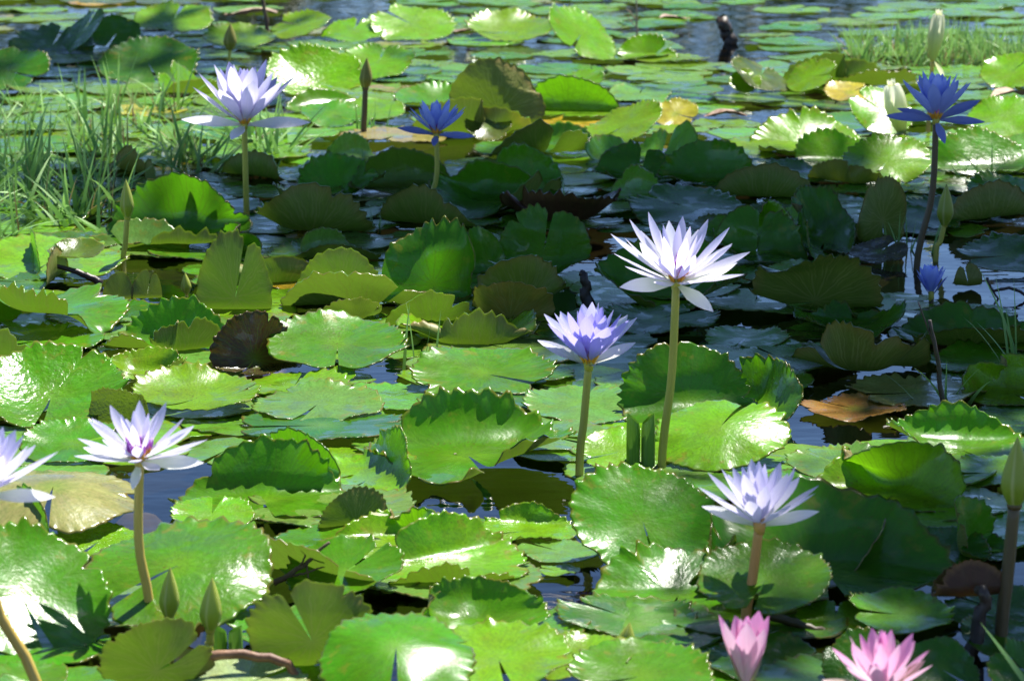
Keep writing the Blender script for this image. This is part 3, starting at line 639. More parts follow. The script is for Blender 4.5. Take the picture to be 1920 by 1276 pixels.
# ------------------------------------------------------------------ flowers
def petal_mesh(name, length, width, curve, cup, mat, nx=9, ny=4, tip=1.35, wmax=.56):
    V, U, Fc = [], [], []
    for i in range(nx + 1):
        t = i / nx
        ww = (t / wmax) ** .75 * .5 if t < wmax else .5 * (1 - ((t - wmax) / (1 - wmax)) ** (tip + 1.15))
        ww = max(ww, .10 * (1 - t) + .02) * width
        for j in range(ny + 1):
            s = j / ny * 2 - 1
            x = t * length; y = s * ww
            V.append((x, y, curve * length * t * t + cup * ww * s * s * (1 - .4 * t))); U.append((t, j / ny))
    for i in range(nx):
        for j in range(ny):
            a = i * (ny + 1) + j; Fc.append((a, a + ny + 1, a + ny + 2, a + 1))
    me = bpy.data.meshes.new(name); me.from_pydata(V, [], Fc)
    me.polygons.foreach_set('use_smooth', [True] * len(me.polygons))
    ul = me.uv_layers.new(name='UVMap')
    for l in me.loops: ul.data[l.index].uv = U[l.vertex_index]
    me.materials.append(mat); return me
GREENB = ((.15, .20, .03), (.22, .26, .06))
PET = {
 'lavender': soft_material('lavender_petal', (.80, .78, .76), (.56, .53, .86), back=((.70, .67, .92), (.80, .78, .94)), rough=.55, trans=.5),
 'blue': soft_material('blue_petal', (.52, .58, .92), (.32, .40, .88), back=((.42, .50, .93), (.50, .57, .94)), rough=.55, trans=.5),
 'violet': soft_material('violet_petal', (.80, .78, .90), (.62, .60, .90), back=((.42, .38, .86), (.50, .46, .88)), rough=.55, trans=.46),
 'white': soft_material('white_petal', (.80, .77, .84), (.62, .60, .86), back=((.70, .66, .90), (.78, .75, .92)), rough=.55, trans=.48),
 'pink': soft_material('pink_petal', (.86, .70, .78), (.76, .32, .60), back=((.80, .46, .66), (.84, .60, .74)), rough=.55, trans=.34),
 'cream': soft_material('cream_petal', (.72, .76, .40), (.86, .86, .72), back=((.80, .82, .48), (.88, .88, .74)), rough=.5, trans=.5)}
SEP = {k: soft_material(k + '_sepal', a, b, back=bk, rough=.5, trans=.22) for k, a, b, bk in (
 ('lavender', (.82, .82, .70), (.84, .82, .90), ((.62, .60, .62), (.70, .68, .74))),
 ('blue', (.22, .26, .50), (.20, .24, .58), ((.20, .24, .40), (.24, .30, .50))),
 ('violet', (.60, .62, .50), (.60, .60, .76), GREENB), ('white', (.80, .84, .60), (.84, .82, .86), GREENB),
 ('pink', (.50, .55, .22), (.66, .50, .45), ((.22, .26, .05), (.30, .32, .08))), ('cream', (.62, .66, .30), (.80, .82, .55), ((.55, .60, .20), (.70, .72, .36))))}
M_BUD = soft_material('bud_green', (.28, .38, .035), (.44, .50, .08), rough=.4, trans=.28, spec=.4, seam=(.55, .58, .22))
M_BUDB = soft_material('bud_olive', (.20, .21, .04), (.30, .28, .06), rough=.5, trans=.2, seam=(.42, .38, .14))
STEM = {'olive': plain_material('olive_stem', (.34, .35, .04), (.46, .42, .06), 9, .45, .15, (3, 3, .4)),
        'red': plain_material('reddish_stem', (.44, .19, .05), (.56, .29, .08), 9, .45, .15, (3, 3, .4)),
        'ochre': plain_material('ochre_stem', (.46, .32, .06), (.56, .42, .10), 9, .45, .15, (3, 3, .4)),
        'dark': plain_material('brown_stem', (.06, .042, .014), (.10, .07, .025), 9, .45, .15, (3, 3, .4))}
def stamen_mat():
    m, n = newmat('stamens'); L = n.links.new
    uv = nd(n, 'ShaderNodeUVMap').outputs[0]; s = nd(n, 'ShaderNodeSeparateXYZ'); L(uv, s.inputs[0])
    col = mix(n, smooth(n, s.outputs[0], .35, .62), (.85, .42, .03), (.42, .09, .50))
    col = mix(n, smooth(n, s.outputs[0], .86, .98), col, (.70, .45, .80))
    pr = nd(n, 'ShaderNodeBsdfPrincipled'); L(col, pr.inputs['Base Color']); pr.inputs['Roughness'].default_value = .6
    o = nd(n, 'ShaderNodeOutputMaterial'); L(pr.outputs[0], o.inputs[0]); return m
M_STAM = stamen_mat()

def orient(az, el, lean):
    return lean @ Matrix.Rotation(az, 4, 'Z') @ Matrix.Rotation(-el, 4, 'Y')
def stem_part(base, top, rad, mat, root, bow=0.0, side=0.0):
    b = Vector(base); t = Vector(top)
    b2 = b + Vector((0, 0, -.30)); m = (b + t) / 2 + Vector((bow, side, 0))
    pts = spline([b2 - b, Vector((0, 0, 0)), m - b, t - b], 14)
    rads = [rad * (1.08 - .16 * i / 13) for i in range(14)]
    tube('stem', pts, rads, mat, root, 10)
def place(base_px, head_px, dy=0.0):
    b = ground(*base_px); h = atdepth(head_px[0], head_px[1], b.y + dy); return b, h
def flower(base_px, head_px, width_px, kind, label, rings, sepals, stem='olive', srad=.0062, lean=(0, 0), bow=0., dy=0., stam=True, seed=1, pw=.24, curve=.16, cup=.5, lsc=1.25, group=None):
    """head_px is the picture point where stem and petals meet"""
    g = random.Random(seed)
    b, h = place(base_px, head_px, dy); d = proj(np.array([h]))[2][0]
    half = width_px / 2 / F * d
    root = bpy.data.objects.new('water_lily', None); C.objects.link(root); root.location = b; root.empty_display_size = .02
    tag(root, label, 'flower', group)
    srad *= .78; stem_part(b, h, srad, STEM[stem], root, bow)
    lm = Matrix.Rotation(lean[0], 4, 'X') @ Matrix.Rotation(lean[1], 4, 'Y')
    o0 = h - b
    # receptacle
    V, Fc, U = tube_data([(0, 0, -.012), (0, 0, -.004), (0, 0, .004), (0, 0, .010)], [srad * .95, srad * 1.15, srad * 1.2, srad * .7], 12)
    r = mesh_obj('receptacle', V, Fc, STEM['olive' if stem == 'dark' else stem], root, U); r.matrix_local = Matrix.Translation(o0) @ lm
    for ri, (cnt, el, ln, ph) in enumerate(rings):
        ln *= lsc; me = petal_mesh('petal', half * ln, half * ln * pw * 1.18, curve * (1 + .3 * ri), cup, PET[kind])
        for k in range(cnt):
            az = 2 * math.pi * (k + ph) / cnt + g.uniform(-.09, .09)
            e = R(el + g.uniform(-6, 6)); sc = g.uniform(.92, 1.06)
            o = link('petal', me, root)
            o.matrix_local = Matrix.Translation(o0) @ orient(az, e, lm) @ Matrix.Translation((srad * .55, 0, .002 * ri)) @ Matrix.Rotation(g.uniform(-.22, .22), 4, 'X') @ Matrix.Scale(sc, 4)
    for (azd, eld, ln) in sepals:
        me = petal_mesh('sepal', half * ln * (lsc * .5 + .5), half * ln * .32, .05, .35, SEP[kind], wmax=.45)
        o = link('sepal', me, root)
        o.matrix_local = Matrix.Translation(o0) @ orient(R(azd), R(eld), lm) @ Matrix.Translation((srad * .4, 0, -.003)) @ Matrix.Rotation(R(32) * math.cos(R(azd)), 4, 'X')
    if stam:
        V, Fc, U = [], [], []
        for k in range(44):
            q = g.uniform(0, 6.28); tl = math.sqrt(g.uniform(0.02, 1)); L_ = half * g.uniform(.34, .50)
            d0 = Vector((math.cos(q) * tl * .45, math.sin(q) * tl * .45, 1)).normalized()
            p0 = Vector((math.cos(q), math.sin(q), 0)) * srad * 1.2 * tl
            p2 = p0 + d0 * L_; p1 = p0 + d0 * L_ * .55 + Vector((math.cos(q), math.sin(q), 0)) * L_ * .07
            a, f_, u = tube_data(spline([p0, p1, p2], 5), [.0016, .0016, .0015, .0013, .0005], 4, len(V)); V += a; Fc += f_; U += u
        s = mesh_obj('stamens', V, Fc, M_STAM, root, U); s.matrix_local = Matrix.Translation(o0) @ lm
    return root

flower((463, 432), (458, 232), 190, 'lavender', 'pale lavender flower with white drooping sepals over the grass',
       [(9, 33, 1.02, .2), (8, 50, .98, .6), (7, 66, .86, .1)], [(180, 3, 1.08), (0, 0, 1.14), (258, -14, .80), (80, 20, .9)], 'olive', .0085, stam=True, seed=11)
flower((802, 412), (818, 250), 112, 'blue', 'small deep blue flower on a leaning olive stem',
       [(9, 30, 1.02, .3), (8, 47, .95, .1), (6, 64, .80, .4)], [(182, 8, 1.15), (352, -4, 1.15), (265, -22, .75), (85, 20, .8)], 'olive', .0075, seed=12, bow=.010, cup=.4)
flower((1240, 884), (1268, 528), 214, 'white', 'tall wide open white flower with purple and yellow heart',
       [(12, 15, 1.05, .25), (11, 33, 1.0, .7), (8, 54, .80, .2)], [(205, 4, .98), (310, -10, .86), (20, 12, 1.0), (130, 20, .9)], 'olive', .0080, lean=(R(17), R(3)), seed=13, pw=.16, bow=.004, cup=.35)
flower((1086, 893), (1104, 680), 178, 'violet', 'violet cup shaped flower with white lined petals and green sepals',
       [(9, 33, 1.06, .1), (9, 48, .98, .5), (7, 62, .90, .3)], [(168, 22, 1.02), (282, 6, .45), (18, 20, .95), (90, 30, .9)], 'olive', .0078, seed=14, pw=.25, cup=.5)
flower((284, 1178), (262, 862), 192, 'white', 'flat open lavender white flower beside the sparkling wet pad',
       [(11, 10, 1.02, .2), (10, 28, .95, .6), (7, 50, .72, .1)], [(0, -2, 1.08), (262, -26, .62), (170, 10, .98), (100, 14, .9)], 'ochre', .0074, lean=(R(12), 0), seed=15, pw=.175, bow=-.008, cup=.4)
flower((1396, 1200), (1424, 982), 196, 'white', 'dense white lavender flower on a reddish stem',
       [(10, 24, 1.05, .2), (10, 42, .98, .6), (8, 58, .90, .1)], [(180, 18, 1.0), (355, 14, 1.0), (90, 18, .9)], 'red', .0080, seed=16, pw=.20, stam=False)
flower((80, 1330), (-30, 925), 225, 'white', 'pale lavender flower leaning over the tan leathery pad',
       [(9, 16, 1.02, .2), (9, 34, .95, .6), (7, 52, .85, .1)], [(2, -3, 1.02), (262, -16, .8), (175, 8, .98)], 'ochre', .0078, seed=17, bow=-.02)
flower((1718, 505), (1755, 222), 138, 'blue', 'deep blue flower with drooping blue grey sepals on a dark stem',
       [(10, 38, 1.04, .2), (9, 54, .98, .6), (7, 68, .86, .1)], [(180, 2, 1.22), (352, -4, 1.15), (285, -42, .78), (20, 18, 1.2), (150, 10, 1.0)], 'dark', .0085, seed=18, bow=.012)
flower((1746, 575), (1746, 552), 66, 'blue', 'half open pale blue flower low on the shaded water',
       [(8, 55, 1.35, .2), (7, 66, 1.3, .6), (5, 78, 1.2, .1)], [(200, 52, 1.3), (330, 50, 1.3), (85, 55, 1.2)], 'dark', .006, seed=19, stam=False, pw=.3)
flower((1385, 1420), (1398, 1290), 108, 'pink', 'half closed pink flower with a green sepal',
       [(7, 62, 2.0, .2), (6, 74, 2.05, .6)], [(185, 70, 1.9), (350, 68, 1.2), (80, 66, 1.7)], 'red', .0060, seed=20, stam=False, pw=.26)
flower((1660, 1480), (1652, 1300), 178, 'pink', 'wide pink flower with white lined petals and pointed tips',
       [(10, 32, 1.02, .2), (9, 50, 1.02, .6), (7, 64, .95, .1)], [(178, 14, 1.1), (0, 40, 1.0), (90, 40, 1.0)], 'red', .0070, seed=21, stam=False, pw=.22)

# closed flowers and buds -----------------------------------------------------------------
def lune(name, length, rmax, prof, ang, mat, lift=1.0):
    V, U, Fc = [], [], []; nx, ny = 10, 5
    for i in range(nx + 1):
        t = i / nx; r = rmax * prof(t)
        for j in range(ny + 1):
            q = (j / ny - .5) * ang
            k = r * (1 + .07 * math.cos(q / ang * math.pi)) * lift
            V.append((k * math.cos(q), k * math.sin(q), t * length)); U.append((t, j / ny))
    for i in range(nx):
        for j in range(ny):
            a = i * (ny + 1) + j; Fc.append((a, a + 1, a + ny + 2, a + ny + 1))
    me = bpy.data.meshes.new(name); me.from_pydata(V, [], Fc); me.polygons.foreach_set('use_smooth', [True] * len(me.polygons))
    ul = me.uv_layers.new(name='UVMap')
    for l in me.loops: ul.data[l.index].uv = U[l.vertex_index]
    me.materials.append(mat); return me
def bprof(t): return max(.02, (min(1, t / .34 + .22) ** .6 if t < .27 else 1) * (1 - max(0, (t - .26) / .74) ** 1.7))
def bud(base_px, foot_px, tip_px, width_px, label, mat=None, stem='olive', srad=.0045, dy=0.0, group=None, prof=bprof, core=None, inner=None):
    mat = mat or M_BUD
    b, h = place(base_px, foot_px, dy); tip = atdepth(tip_px[0], tip_px[1], h.y + dy)
    d = proj(np.array([h]))[2][0]; rad = width_px / 2 / F * d / 1.05; ln = (tip - h).length
    root = bpy.data.objects.new('lily_bud', None); C.objects.link(root); root.location = b; root.empty_display_size = .02
    tag(root, label, 'flower bud', group)
    stem_part(b, h + (tip - h) * .06, srad, STEM[stem], root)
    q = (tip - h).to_track_quat('Z', 'Y').to_matrix().to_4x4()
    me = lune('sepal', ln, rad, prof, R(97), mat)
    for k in range(4):
        o = link('sepal', me, root); o.matrix_local = Matrix.Translation(h - b) @ q @ Matrix.Rotation(R(90 * k + 24), 4, 'Z')
    V, Fc, U = tube_data([(0, 0, -.004), (0, 0, .0), (0, 0, ln * .05), (0, 0, ln * .1)], [srad * .95, srad * 1.2, rad * .5, rad * .3], 10)
    o = mesh_obj('receptacle', V, Fc, STEM[stem], root, U); o.matrix_local = Matrix.Translation(h - b) @ q
    return root
bud((427, 150), (431, 94), (432, 44), 26, 'round olive bud on a short stalk behind the lavender flower', M_BUDB, 'olive', .005)
bud((682, 258), (685, 166), (688, 108), 25, 'brownish olive bud on a thick stalk by the small blue flower', M_BUDB, 'dark', .008)
bud((231, 512), (239, 408), (236, 336), 27, 'single pointed green bud before the very wide dark pad', M_BUD, 'olive', .0058)
bud((350, 556), (350, 550), (347, 511), 20, 'tiny pale bud just breaking the blue pool surface', M_BUD, 'olive', .003)
bud((318, 1215), (317, 1157), (319, 1062), 39, 'pointed green bud close beside the flower stem', M_BUD, 'olive', .005)
bud((392, 1250), (394, 1180), (398, 1082), 43, 'pointed green bud with a pale ridge before the glossy pad', M_BUD, 'olive', .005)
bud((1172, 1250), (1168, 1235), (1181, 1166), 42, 'slim green bud tip between ruffled pads', M_BUD, 'olive', .005)
bud((1754, 490), (1771, 422), (1775, 344), 32, 'dark green bud beside the dark flower stem', M_BUD, 'olive', .0058)
bud((1876, 1215), (1902, 948), (1908, 818), 56, 'large fat green bud on a tall brown stem', M_BUD, 'dark', .0078)
def cprof(t): return .38 + .62 * min(1, t / .45) ** .8 if t < .62 else 1 - .30 * ((t - .62) / .38) ** 2
M_CRM = soft_material('cream_closed_petals', (.66, .72, .26), (.90, .90, .78), rough=.5, trans=.62)
def closed(base_px, foot_px, tip_px, width_px, label, sep_az, sep_el, stem='olive'):
    r = bud(base_px, foot_px, tip_px, width_px, label, M_CRM, stem, .0055, prof=cprof); r.name = 'closed_water_lily'; r['category'] = 'flower'
    b, h = place(base_px, foot_px); tip = atdepth(tip_px[0], tip_px[1], h.y); ln = (tip - h).length; q = (tip - h).to_track_quat('Z', 'Y').to_matrix().to_4x4()
    me = petal_mesh('petal', ln * 1.07, ln * .24, .0, .6, PET['cream'])
    for k in range(7):
        o = link('petal', me, r); o.matrix_local = Matrix.Translation(h - b) @ q @ Matrix.Rotation(k * .9, 4, 'Z') @ Matrix.Rotation(-R(84), 4, 'Y') @ Matrix.Translation((ln * .06, 0, .004)) @ Matrix.Rotation(R(8), 4, 'X')
    me = petal_mesh('sepal', ln * .5, ln * .26, -.1, .3, SEP['cream'])
    o = link('sepal', me, r); o.matrix_local = Matrix.Translation(h - b) @ orient(R(sep_az), R(sep_el), Matrix())
    return r
closed((1740, 250), (1748, 112), (1760, 28), 30, 'tall closed cream white flower standing above the grass tuft', 330, -50, 'ochre')
closed((1696, 258), (1690, 248), (1672, 160), 42, 'wilted closed cream white flower behind the deep blue flower', 250, -10, 'olive')

# rolled young leaves ------------------------------------------------------------------------
M_ROLL = soft_material('rolled_leaf', (.10, .26, .03), (.16, .34, .04), back=((.10, .25, .02), (.15, .32, .03)), rough=.3, trans=.15, spec=.5)
def rolled(px0, px1, py0, py1, label):
    b = ground((px0 + px1) / 2, py1); t = atdepth((px0 + px1) / 2, py0, b.y); hgt = t.z; wd = (px1 - px0) / F * b.y
    root = bpy.data.objects.new('rolled_young_leaf', None); C.objects.link(root); root.location = b; root.empty_display_size = .02
    tag(root, label, 'young leaf')
    for s in (-1, 1):
        V, U, Fc = [], [], []; nx, nq = 12, 26
        for i in range(nx + 1):
            tt = i / nx; zz = -.05 + (hgt + .05) * tt
            for j in range(nq + 1):
                q = j / nq * 3.1 * math.pi; rr = wd * .25 * (1 - .45 * j / nq) * (1 if tt < .8 else 1 - .12 * ((tt - .8) / .2) ** 2)
                cut = -.22 * hgt * max(0, (j / nq - .4)) ** 1.2 * (1 if tt > .9 else 0) - .10 * hgt * tt ** 4 * (1 - math.cos(q + .8))
                V.append((s * wd * .235 + s * rr * math.cos(q + .8), rr * math.sin(q + .8), zz + cut)); U.append((tt, j / nq))
        for i in range(nx):
            for j in range(nq):
                a = i * (nq + 1) + j; Fc.append((a, a + 1, a + nq + 2, a + nq + 1))
        mesh_obj('scroll', V, Fc, M_ROLL, root, U)
rolled(1168, 1234, 772, 884, 'pair of dark green scrolled young leaves standing by the tall flower stem')
rolled(393, 462, 1172, 1232, 'pale short scrolled young leaf at the foot of the pointed bud')

# ------------------------------------------------------------------ grass
M_GRASS = soft_material('pond_grass', (.13, .28, .05), (.27, .48, .13), rough=.4, trans=.3, spec=.4)
M_STRAW = soft_material('dry_grass', (.16, .11, .04), (.32, .26, .12), rough=.6, trans=.2)
def blade(V, U, Fc, base, d, length, wid, droop, g, fold=True):
    d = Vector(d).normalized(); side = d.cross(Vector((0, 0, 1)))
    if side.length < .05: side = Vector((1, 0, 0))
    side = (Matrix.Rotation(g.uniform(-1.2, 1.2), 3, d) @ side.normalized()); p = Vector(base); n = 6; v0 = len(V)
    for i in range(n + 1):
        t = i / n; ww = wid * (1 - t ** 1.8) * (.55 + .45 * min(1, t * 4))
        V.append(p + side * ww); V.append(p - side * ww); U.append((t, 0)); U.append((t, 1))
        d = (d + Vector((0, 0, -droop / n))).normalized(); p = p + d * (length / n)
    for i in range(n):
        a = v0 + 2 * i; Fc.append((a, a + 1, a + 3, a + 2))
def grass(name, label, tufts, mat, seed, group=None, kind='stuff', cat='grass'):
    g = random.Random(seed); V, U, Fc = [], [], []
    for (b, cnt, hmin, hmax, spread, wid) in tufts:
        for _ in range(cnt):
            q = g.uniform(0, 6.28); s = g.uniform(0, spread)
            d = (math.cos(q) * s, math.sin(q) * s, 1)
            o = Vector(b) + Vector((g.gauss(0, .022), g.gauss(0, .022), -.02))
            blade(V, U, Fc, o, d, g.uniform(hmin, hmax), wid * g.uniform(.6, 1.3), g.uniform(.1, 1.1), g)
    o = mesh_obj(name, V, Fc, mat, None, U); tag(o, label, cat, group, kind); return o
g = random.Random(5); T1, T1b = [], []
for _ in range(62):
    py = g.choice([g.uniform(200, 330), g.uniform(300, 450)]); px = g.uniform(-60, 380 if py < 330 else 210)
    if g.random() < .12: px = g.uniform(380, 560); py = g.uniform(250, 330)
    T1.append((ground(px, py), g.randint(7, 14), .07, .23, 1.35, .0054))
    if g.random() < .6: T1b.append((ground(px + 10, py), g.randint(2, 5), .08, .17, 1.1, .0028))
grass('pond_grass', 'thin green grass growing through the water around the lavender flower', T1, M_GRASS, 31)
grass('dry_grass', 'dry straw stalks mixed into the grass by the lavender flower', T1b, M_STRAW, 32)
T2, T2b = [], []
for _ in range(70):
    px, py = g.uniform(1600, 1990), g.uniform(88, 128)
    T2.append((ground(px, py), g.randint(12, 18), .06, .17, .8, .0034)); T2b.append((ground(px + g.uniform(-9, 9), py), g.randint(3, 7), .05, .11, .9, .003))
grass('tuft_grass', 'dense light grass tuft growing out of the water behind the closed flowers', T2, M_GRASS, 33)
grass('tuft_straw', 'straw coloured undergrowth in the dense grass tuft', T2b, M_STRAW, 34)
SPR = [((782, 690), 4, .10, .17, .35, 'grass sprig rising beside the smooth round pad'), ((1905, 690), 7, .09, .22, .9, 'long green grass blades at the leaning dry twig'),
       ((1690, 470), 9, .06, .13, .7, 'thin grass sprig at the foot of the dark flower stem'), ((1020, 400), 8, .05, .11, .5, 'short grass sprig before the dark glossy scooped pad'),
       ((700, 430), 8, .05, .12, .8, 'grass sprig beside the arched olive pad'), ((690, 345), 6, .06, .14, .8, 'grass sprig before the bright raised pad'),
       ((690, 250), 10, .06, .14, .5, 'grass sprig at the brownish bud stalk'), ((1830, 330), 6, .05, .12, 1.0, 'grass sprig on the sunny pads by the dark stem'),
       ((1780, 760), 6, .05, .13, 1.3, 'fallen grass blades on the yellowish flat pad'), ((500, 330), 12, .06, .14, .8, 'grass clump at the lavender flower stem'),
       ((905, 160), 4, .05, .09, .8, 'tiny grass sprig among far flat pads'), ((1080, 145), 4, .04, .08, .9, 'wisp of grass by the raised lime pad')]
for i, (b, cnt, a, c, sprd, lab) in enumerate(SPR):
    grass('grass_sprig', lab, [(ground(*b), cnt, a, c, sprd, .0034)], M_GRASS, 60 + i, kind=None)
V, U, Fc = [], [], []
bl = ground(1960, 1330); tp = atdepth(1850, 1168, bl.y)
blade(V, U, Fc, bl, tp - bl, (tp - bl).length * 1.05, .006, .12, random.Random(3))
tag(mesh_obj('grass_sprig', V, Fc, M_GRASS, None, U), 'single broad pale grass blade below the large fat bud', 'grass')

# ------------------------------------------------------------------ twigs and dead bits
M_TWIG = plain_material('dry_twig', (.075, .050, .032), (.17, .12, .08), 60, .85, .6, (1, 1, .3))
M_DARK = plain_material('wet_black_wood', (.014, .010, .008), (.045, .030, .020), 40, .5, .6)
M_PALEW = plain_material('bleached_twig', (.30, .22, .16), (.42, .32, .24), 60, .85, .5)
M_DEAD = plain_material('dead_leaf', (.11, .045, .02), (.24, .12, .055), 40, .6, .6)
def twig(label, mats, branches, y=None, base=None):
    b = ground(*base); root = bpy.data.objects.new('twig', None); C.objects.link(root); root.location = b; tag(root, label, 'twig')
    for bi, (pts, r0, r1) in enumerate(branches):
        P = [atdepth(p[0], p[1], b.y + (p[2] if len(p) > 2 else 0)) - b for p in pts]
        P = spline(P, 12); gg = random.Random(bi)
        P = [p + Vector((gg.uniform(-1, 1), gg.uniform(-1, 1), gg.uniform(-1, 1))) * r0 * .35 for p in P]
        tube('branch', P, [r0 + (r1 - r0) * i / 11 for i in range(12)], mats, root, 7)
twig('leaning dry twig standing in the water beside the shaded pads', M_DARK, [([(1775, 800), (1764, 730), (1757, 670), (1742, 598)], .0045, .0030), ([(1760, 700), (1752, 650), (1722, 566)], .0022, .0010)], base=(1775, 790))
twig('black forked twig lying on the leaning green pad', M_TWIG, [([(512, 1092), (545, 1076), (580, 1050), (616, 1014)], .0042, .0020), ([(535, 1080), (565, 1075), (610, 1060)], .0020, .0010), ([(560, 1066), (572, 1040), (566, 1020)], .0016, .0008), ([(575, 1055), (578, 1080), (582, 1098)], .0016, .0008)], base=(540, 1108))
twig('brown stick slanting out of the far pads', M_TWIG, [([(504, 72), (500, 45), (490, -12)], .008, .006)], base=(504, 68))
twig('bleached forked twig among far pads', M_PALEW, [([(1194, 74), (1194, 40), (1193, -5)], .0042, .0024), ([(1194, 38), (1180, 22), (1174, 16)], .0025, .0015), ([(1194, 55), (1182, 38), (1176, 30)], .002, .001)], base=(1194, 72))
twig('thick wet black stump end rising among far pads', M_DARK, [([(1372, 84), (1362, 60), (1350, 34)], .026, .020)], base=(1372, 82))
twig('dark twisted rotten stalk rising before the big dark pad', M_DARK, [([(1108, 592), (1100, 560), (1096, 530), (1090, 505)], .014, .006)], base=(1108, 590))
twig('brown rotten arched stalk over the pale speckled pad', M_DEAD, [([(345, 1242), (400, 1228), (470, 1230), (530, 1240), (560, 1272)], .006, .005)], base=(450, 1290))
twig('dark straight stalk leaning behind the small scrolled pads', M_DARK, [([(96, 495), (150, 512), (190, 530)], .004, .008)], base=(190, 536))
twig('thick dark bent stalk under the boat shaped brown pad', M_DARK, [([(1815, 1240), (1836, 1170), (1846, 1120), (1832, 1100)], .010, .006)], base=(1815, 1225))
twig('thin dark broken stalk in the beige reflection patch', M_DARK, [([(1850, 520), (1862, 545), (1895, 540), (1935, 560)], .003, .003), ([(1862, 545), (1880, 575)], .002, .002)], base=(1870, 560))
twig('brown stalk lying among the bottom dark pads', STEM['dark'], [([(1440, 1150), (1500, 1172), (1560, 1190)], .006, .005)], base=(1520, 1195))
def dead(px, py, wpx, label, col, turn=0, lift=.012, seed=0):
    b = ground(px, py); L_ = wpx / F * b.y; gg = random.Random(seed); V, U, Fc = [], [], []
    for i in range(11):
        t = i / 10; ww = L_ * .26 * math.sin(math.pi * min(.97, t + .03)) ** .7
        for j in range(7):
            s = j / 6 * 2 - 1
            V.append(((t - .5) * L_, s * ww, lift + abs(s) ** 1.5 * ww * .35 + .045 * L_ * math.sin(t * 5 + seed) + gg.uniform(-.02, .02) * L_)); U.append((t, j / 6))
    for i in range(10):
        for j in range(6):
            a = i * 7 + j; Fc.append((a, a + 7, a + 8, a + 1))
    o = mesh_obj('dead_leaf', V, Fc, col, None, U, loc=b); o.rotation_euler = (0, 0, turn); tag(o, label, 'dead leaf'); return o
dead(132, 778, 62, 'small curled brown dead leaf on the sparkling wet pad', M_DEAD, .25, .030, 1)
dead(868, 868, 36, 'tiny brown dead leaf in the saddle shaped pad', M_DEAD, -.2, .012, 2)
dead(865, 70, 55, 'curled reddish dead leaf among far pads', M_DEAD, .1, .02, 3)
dead(470, 36, 100, 'long dry tan dead leaf beside the brown stick', M_PALEW, -.1, .02, 4)
dead(1360, 226, 80, 'reddish brown dead leaf strip before the sparkling scalloped pad', M_DEAD, .05, .015, 5)
dead(1900, 205, 100, 'large tan dead leaf arched by the blue flower', M_PALEW, .5, .04, 6)
dead(1265, 50, 60, 'brown rotten leaf lump beside the bleached twig', M_DEAD, .3, .03, 7)
dead(712, 1020, 34, 'fallen cream petal lying on the bright pad with curled tip', PET['cream'], -.1, .04, 8)
dead(1700, 800, 90, 'dark brown sunken leaf at the twig foot', M_DARK, .1, -.002, 9)
dead(965, 258, 24, 'tiny white fallen petal beside the dry rimmed pad', PET['cream'], .1, .02, 10)

# ------------------------------------------------------------------ shade tree on the right bank, far shrubs
M_BARK = plain_material('tree_bark', (.07, .05, .035), (.16, .12, .09), 8, .9, .8, (1, 1, .25), .02)
M_TLEAF = soft_material('tree_leaf', (.04, .085, .018), (.06, .12, .02), rough=.4, trans=.22)
def leafcards(centers, sig, per, size, seed):
    g = np.random.default_rng(seed); c = np.repeat(np.array(centers), per, 0); n = len(c)
    p = c + g.normal(0, 1, (n, 3)) * sig
    a = g.normal(0, 1, (n, 3)); a[:, 2] *= .6; a /= np.linalg.norm(a, axis=1)[:, None]
    b = np.cross(a, g.normal(0, 1, (n, 3))); b /= np.linalg.norm(b, axis=1)[:, None]
    s = size * g.uniform(.6, 1.3, (n, 1))
    V = np.stack([p - a * s, p + b * s * .42, p + a * s, p - b * s * .42], 1).reshape(-1, 3)
    U = np.tile(np.array([[0, .5], [.5, 0], [1, .5], [.5, 1]]), (n, 1))
    return V, (np.arange(n)[:, None] * 4 + np.arange(4)).tolist(), U
def inside(poly, x, y):
    c = False
    for i in range(len(poly)):
        (x0, y0), (x1, y1) = poly[i], poly[i - 1]
        if (y0 > y) != (y1 > y) and x < (x1 - x0) * (y - y0) / (y1 - y0) + x0: c = not c
    return c
SHADE = [([(1010, 325), (1290, 322), (1500, 345), (1950, 400), (2300, 390), (2300, 740), (1920, 735), (1640, 700), (1480, 700), (1180, 640), (1060, 560), (960, 440)], 150),
         ([(520, 345), (780, 315), (1020, 310), (1010, 440), (900, 470), (520, 430)], 40),
         ([(190, 335), (390, 335), (400, 400), (250, 400)], 8), ([(20, 70), (330, 66), (360, 135), (0, 150)], 22),
         ([(720, 400), (880, 400), (880, 520), (720, 520)], 10), ([(1800, 960), (1960, 940), (1960, 1240), (1840, 1240)], 8)]
g = random.Random(9); cents = []
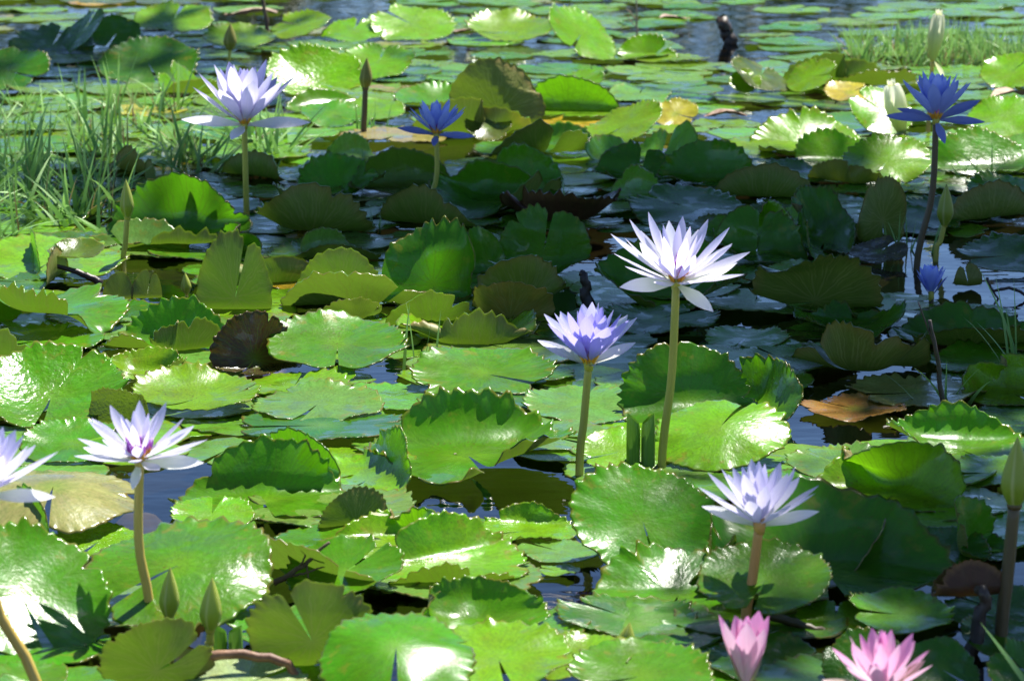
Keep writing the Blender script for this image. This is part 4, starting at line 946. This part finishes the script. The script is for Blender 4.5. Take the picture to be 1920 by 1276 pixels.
for poly, cnt in SHADE:
    pw_ = [ground(*p) for p in poly]; pw_ = [(p.x, p.y) for p in pw_]
    xs = [p[0] for p in pw_]; ys = [p[1] for p in pw_]; k = 0
    while k < cnt:
        x, y = g.uniform(min(xs), max(xs)), g.uniform(min(ys), max(ys))
        if not inside(pw_, x, y): continue
        for z in (g.uniform(4.2, 5.6), g.uniform(5.8, 8.2)):
            t = z / SD.z; cents.append((x + SD.x * t, y + SD.y * t, z))
        k += 1
tree = bpy.data.objects.new('shade_tree', None); C.objects.link(tree); tree.location = (5.6, 9.5, .3)
tag(tree, 'leafy tree on the bank whose limbs reach over the pond', 'tree')
def loc(V): return np.asarray(V) - np.array(tree.location)
trunk = tube('trunk', [Vector(p) - tree.location for p in spline([(5.6, 9.5, -.3), (5.5, 9.5, 1.5), (5.2, 9.6, 3.2), (4.6, 9.7, 4.6), (4.3, 9.9, 6.2)], 14)], [.26 - .013 * i for i in range(14)], M_BARK, tree, 12)
for k, (x, y, z) in enumerate(cents[::17]):
    st = Vector((5.0 + .1 * (k % 3), 9.6, 3.6 + .05 * k)); e = Vector((x, y, z)); m = (st + e) / 2 + Vector((0, 0, .45))
    tube('limb', [p - tree.location for p in spline([st, m, e], 9)], [.05 - .0052 * i for i in range(9)], M_BARK, tree, 6)
cr = cents + [(g.gauss(5.4, 1.0), g.gauss(10.2, 1.1), g.uniform(4.6, 7.6)) for _ in range(90)]
V, Fc, U = leafcards(cr, .15, 46, .085, 4)
mesh_obj('crown', loc(V), Fc, M_TLEAF, tree, U, flat=True)
for k in range(26):
    x = -22 + k * 1.8 + g.uniform(-.5, .5); y = 36 + g.uniform(-1.5, 5); hh = g.uniform(1.6, 3.4)
    sh = bpy.data.objects.new('bank_shrub', None); C.objects.link(sh); sh.location = (x, y, .7)
    tag(sh, 'leafy green shrub on the far bank', 'shrub', 'shrubs along the far bank')
    cs = [(g.gauss(0, .7), g.gauss(0, .6), g.uniform(.3, hh)) for _ in range(16)]
    V, Fc, U = leafcards(cs, .3, 40, .17, 200 + k); mesh_obj('crown', V, Fc, M_TLEAF, sh, U, flat=True)
    tube('trunk', [(0, 0, -.6), (.05, 0, .6), (0, .1, hh * .8)], [.09, .06, .03], M_BARK, sh, 7)
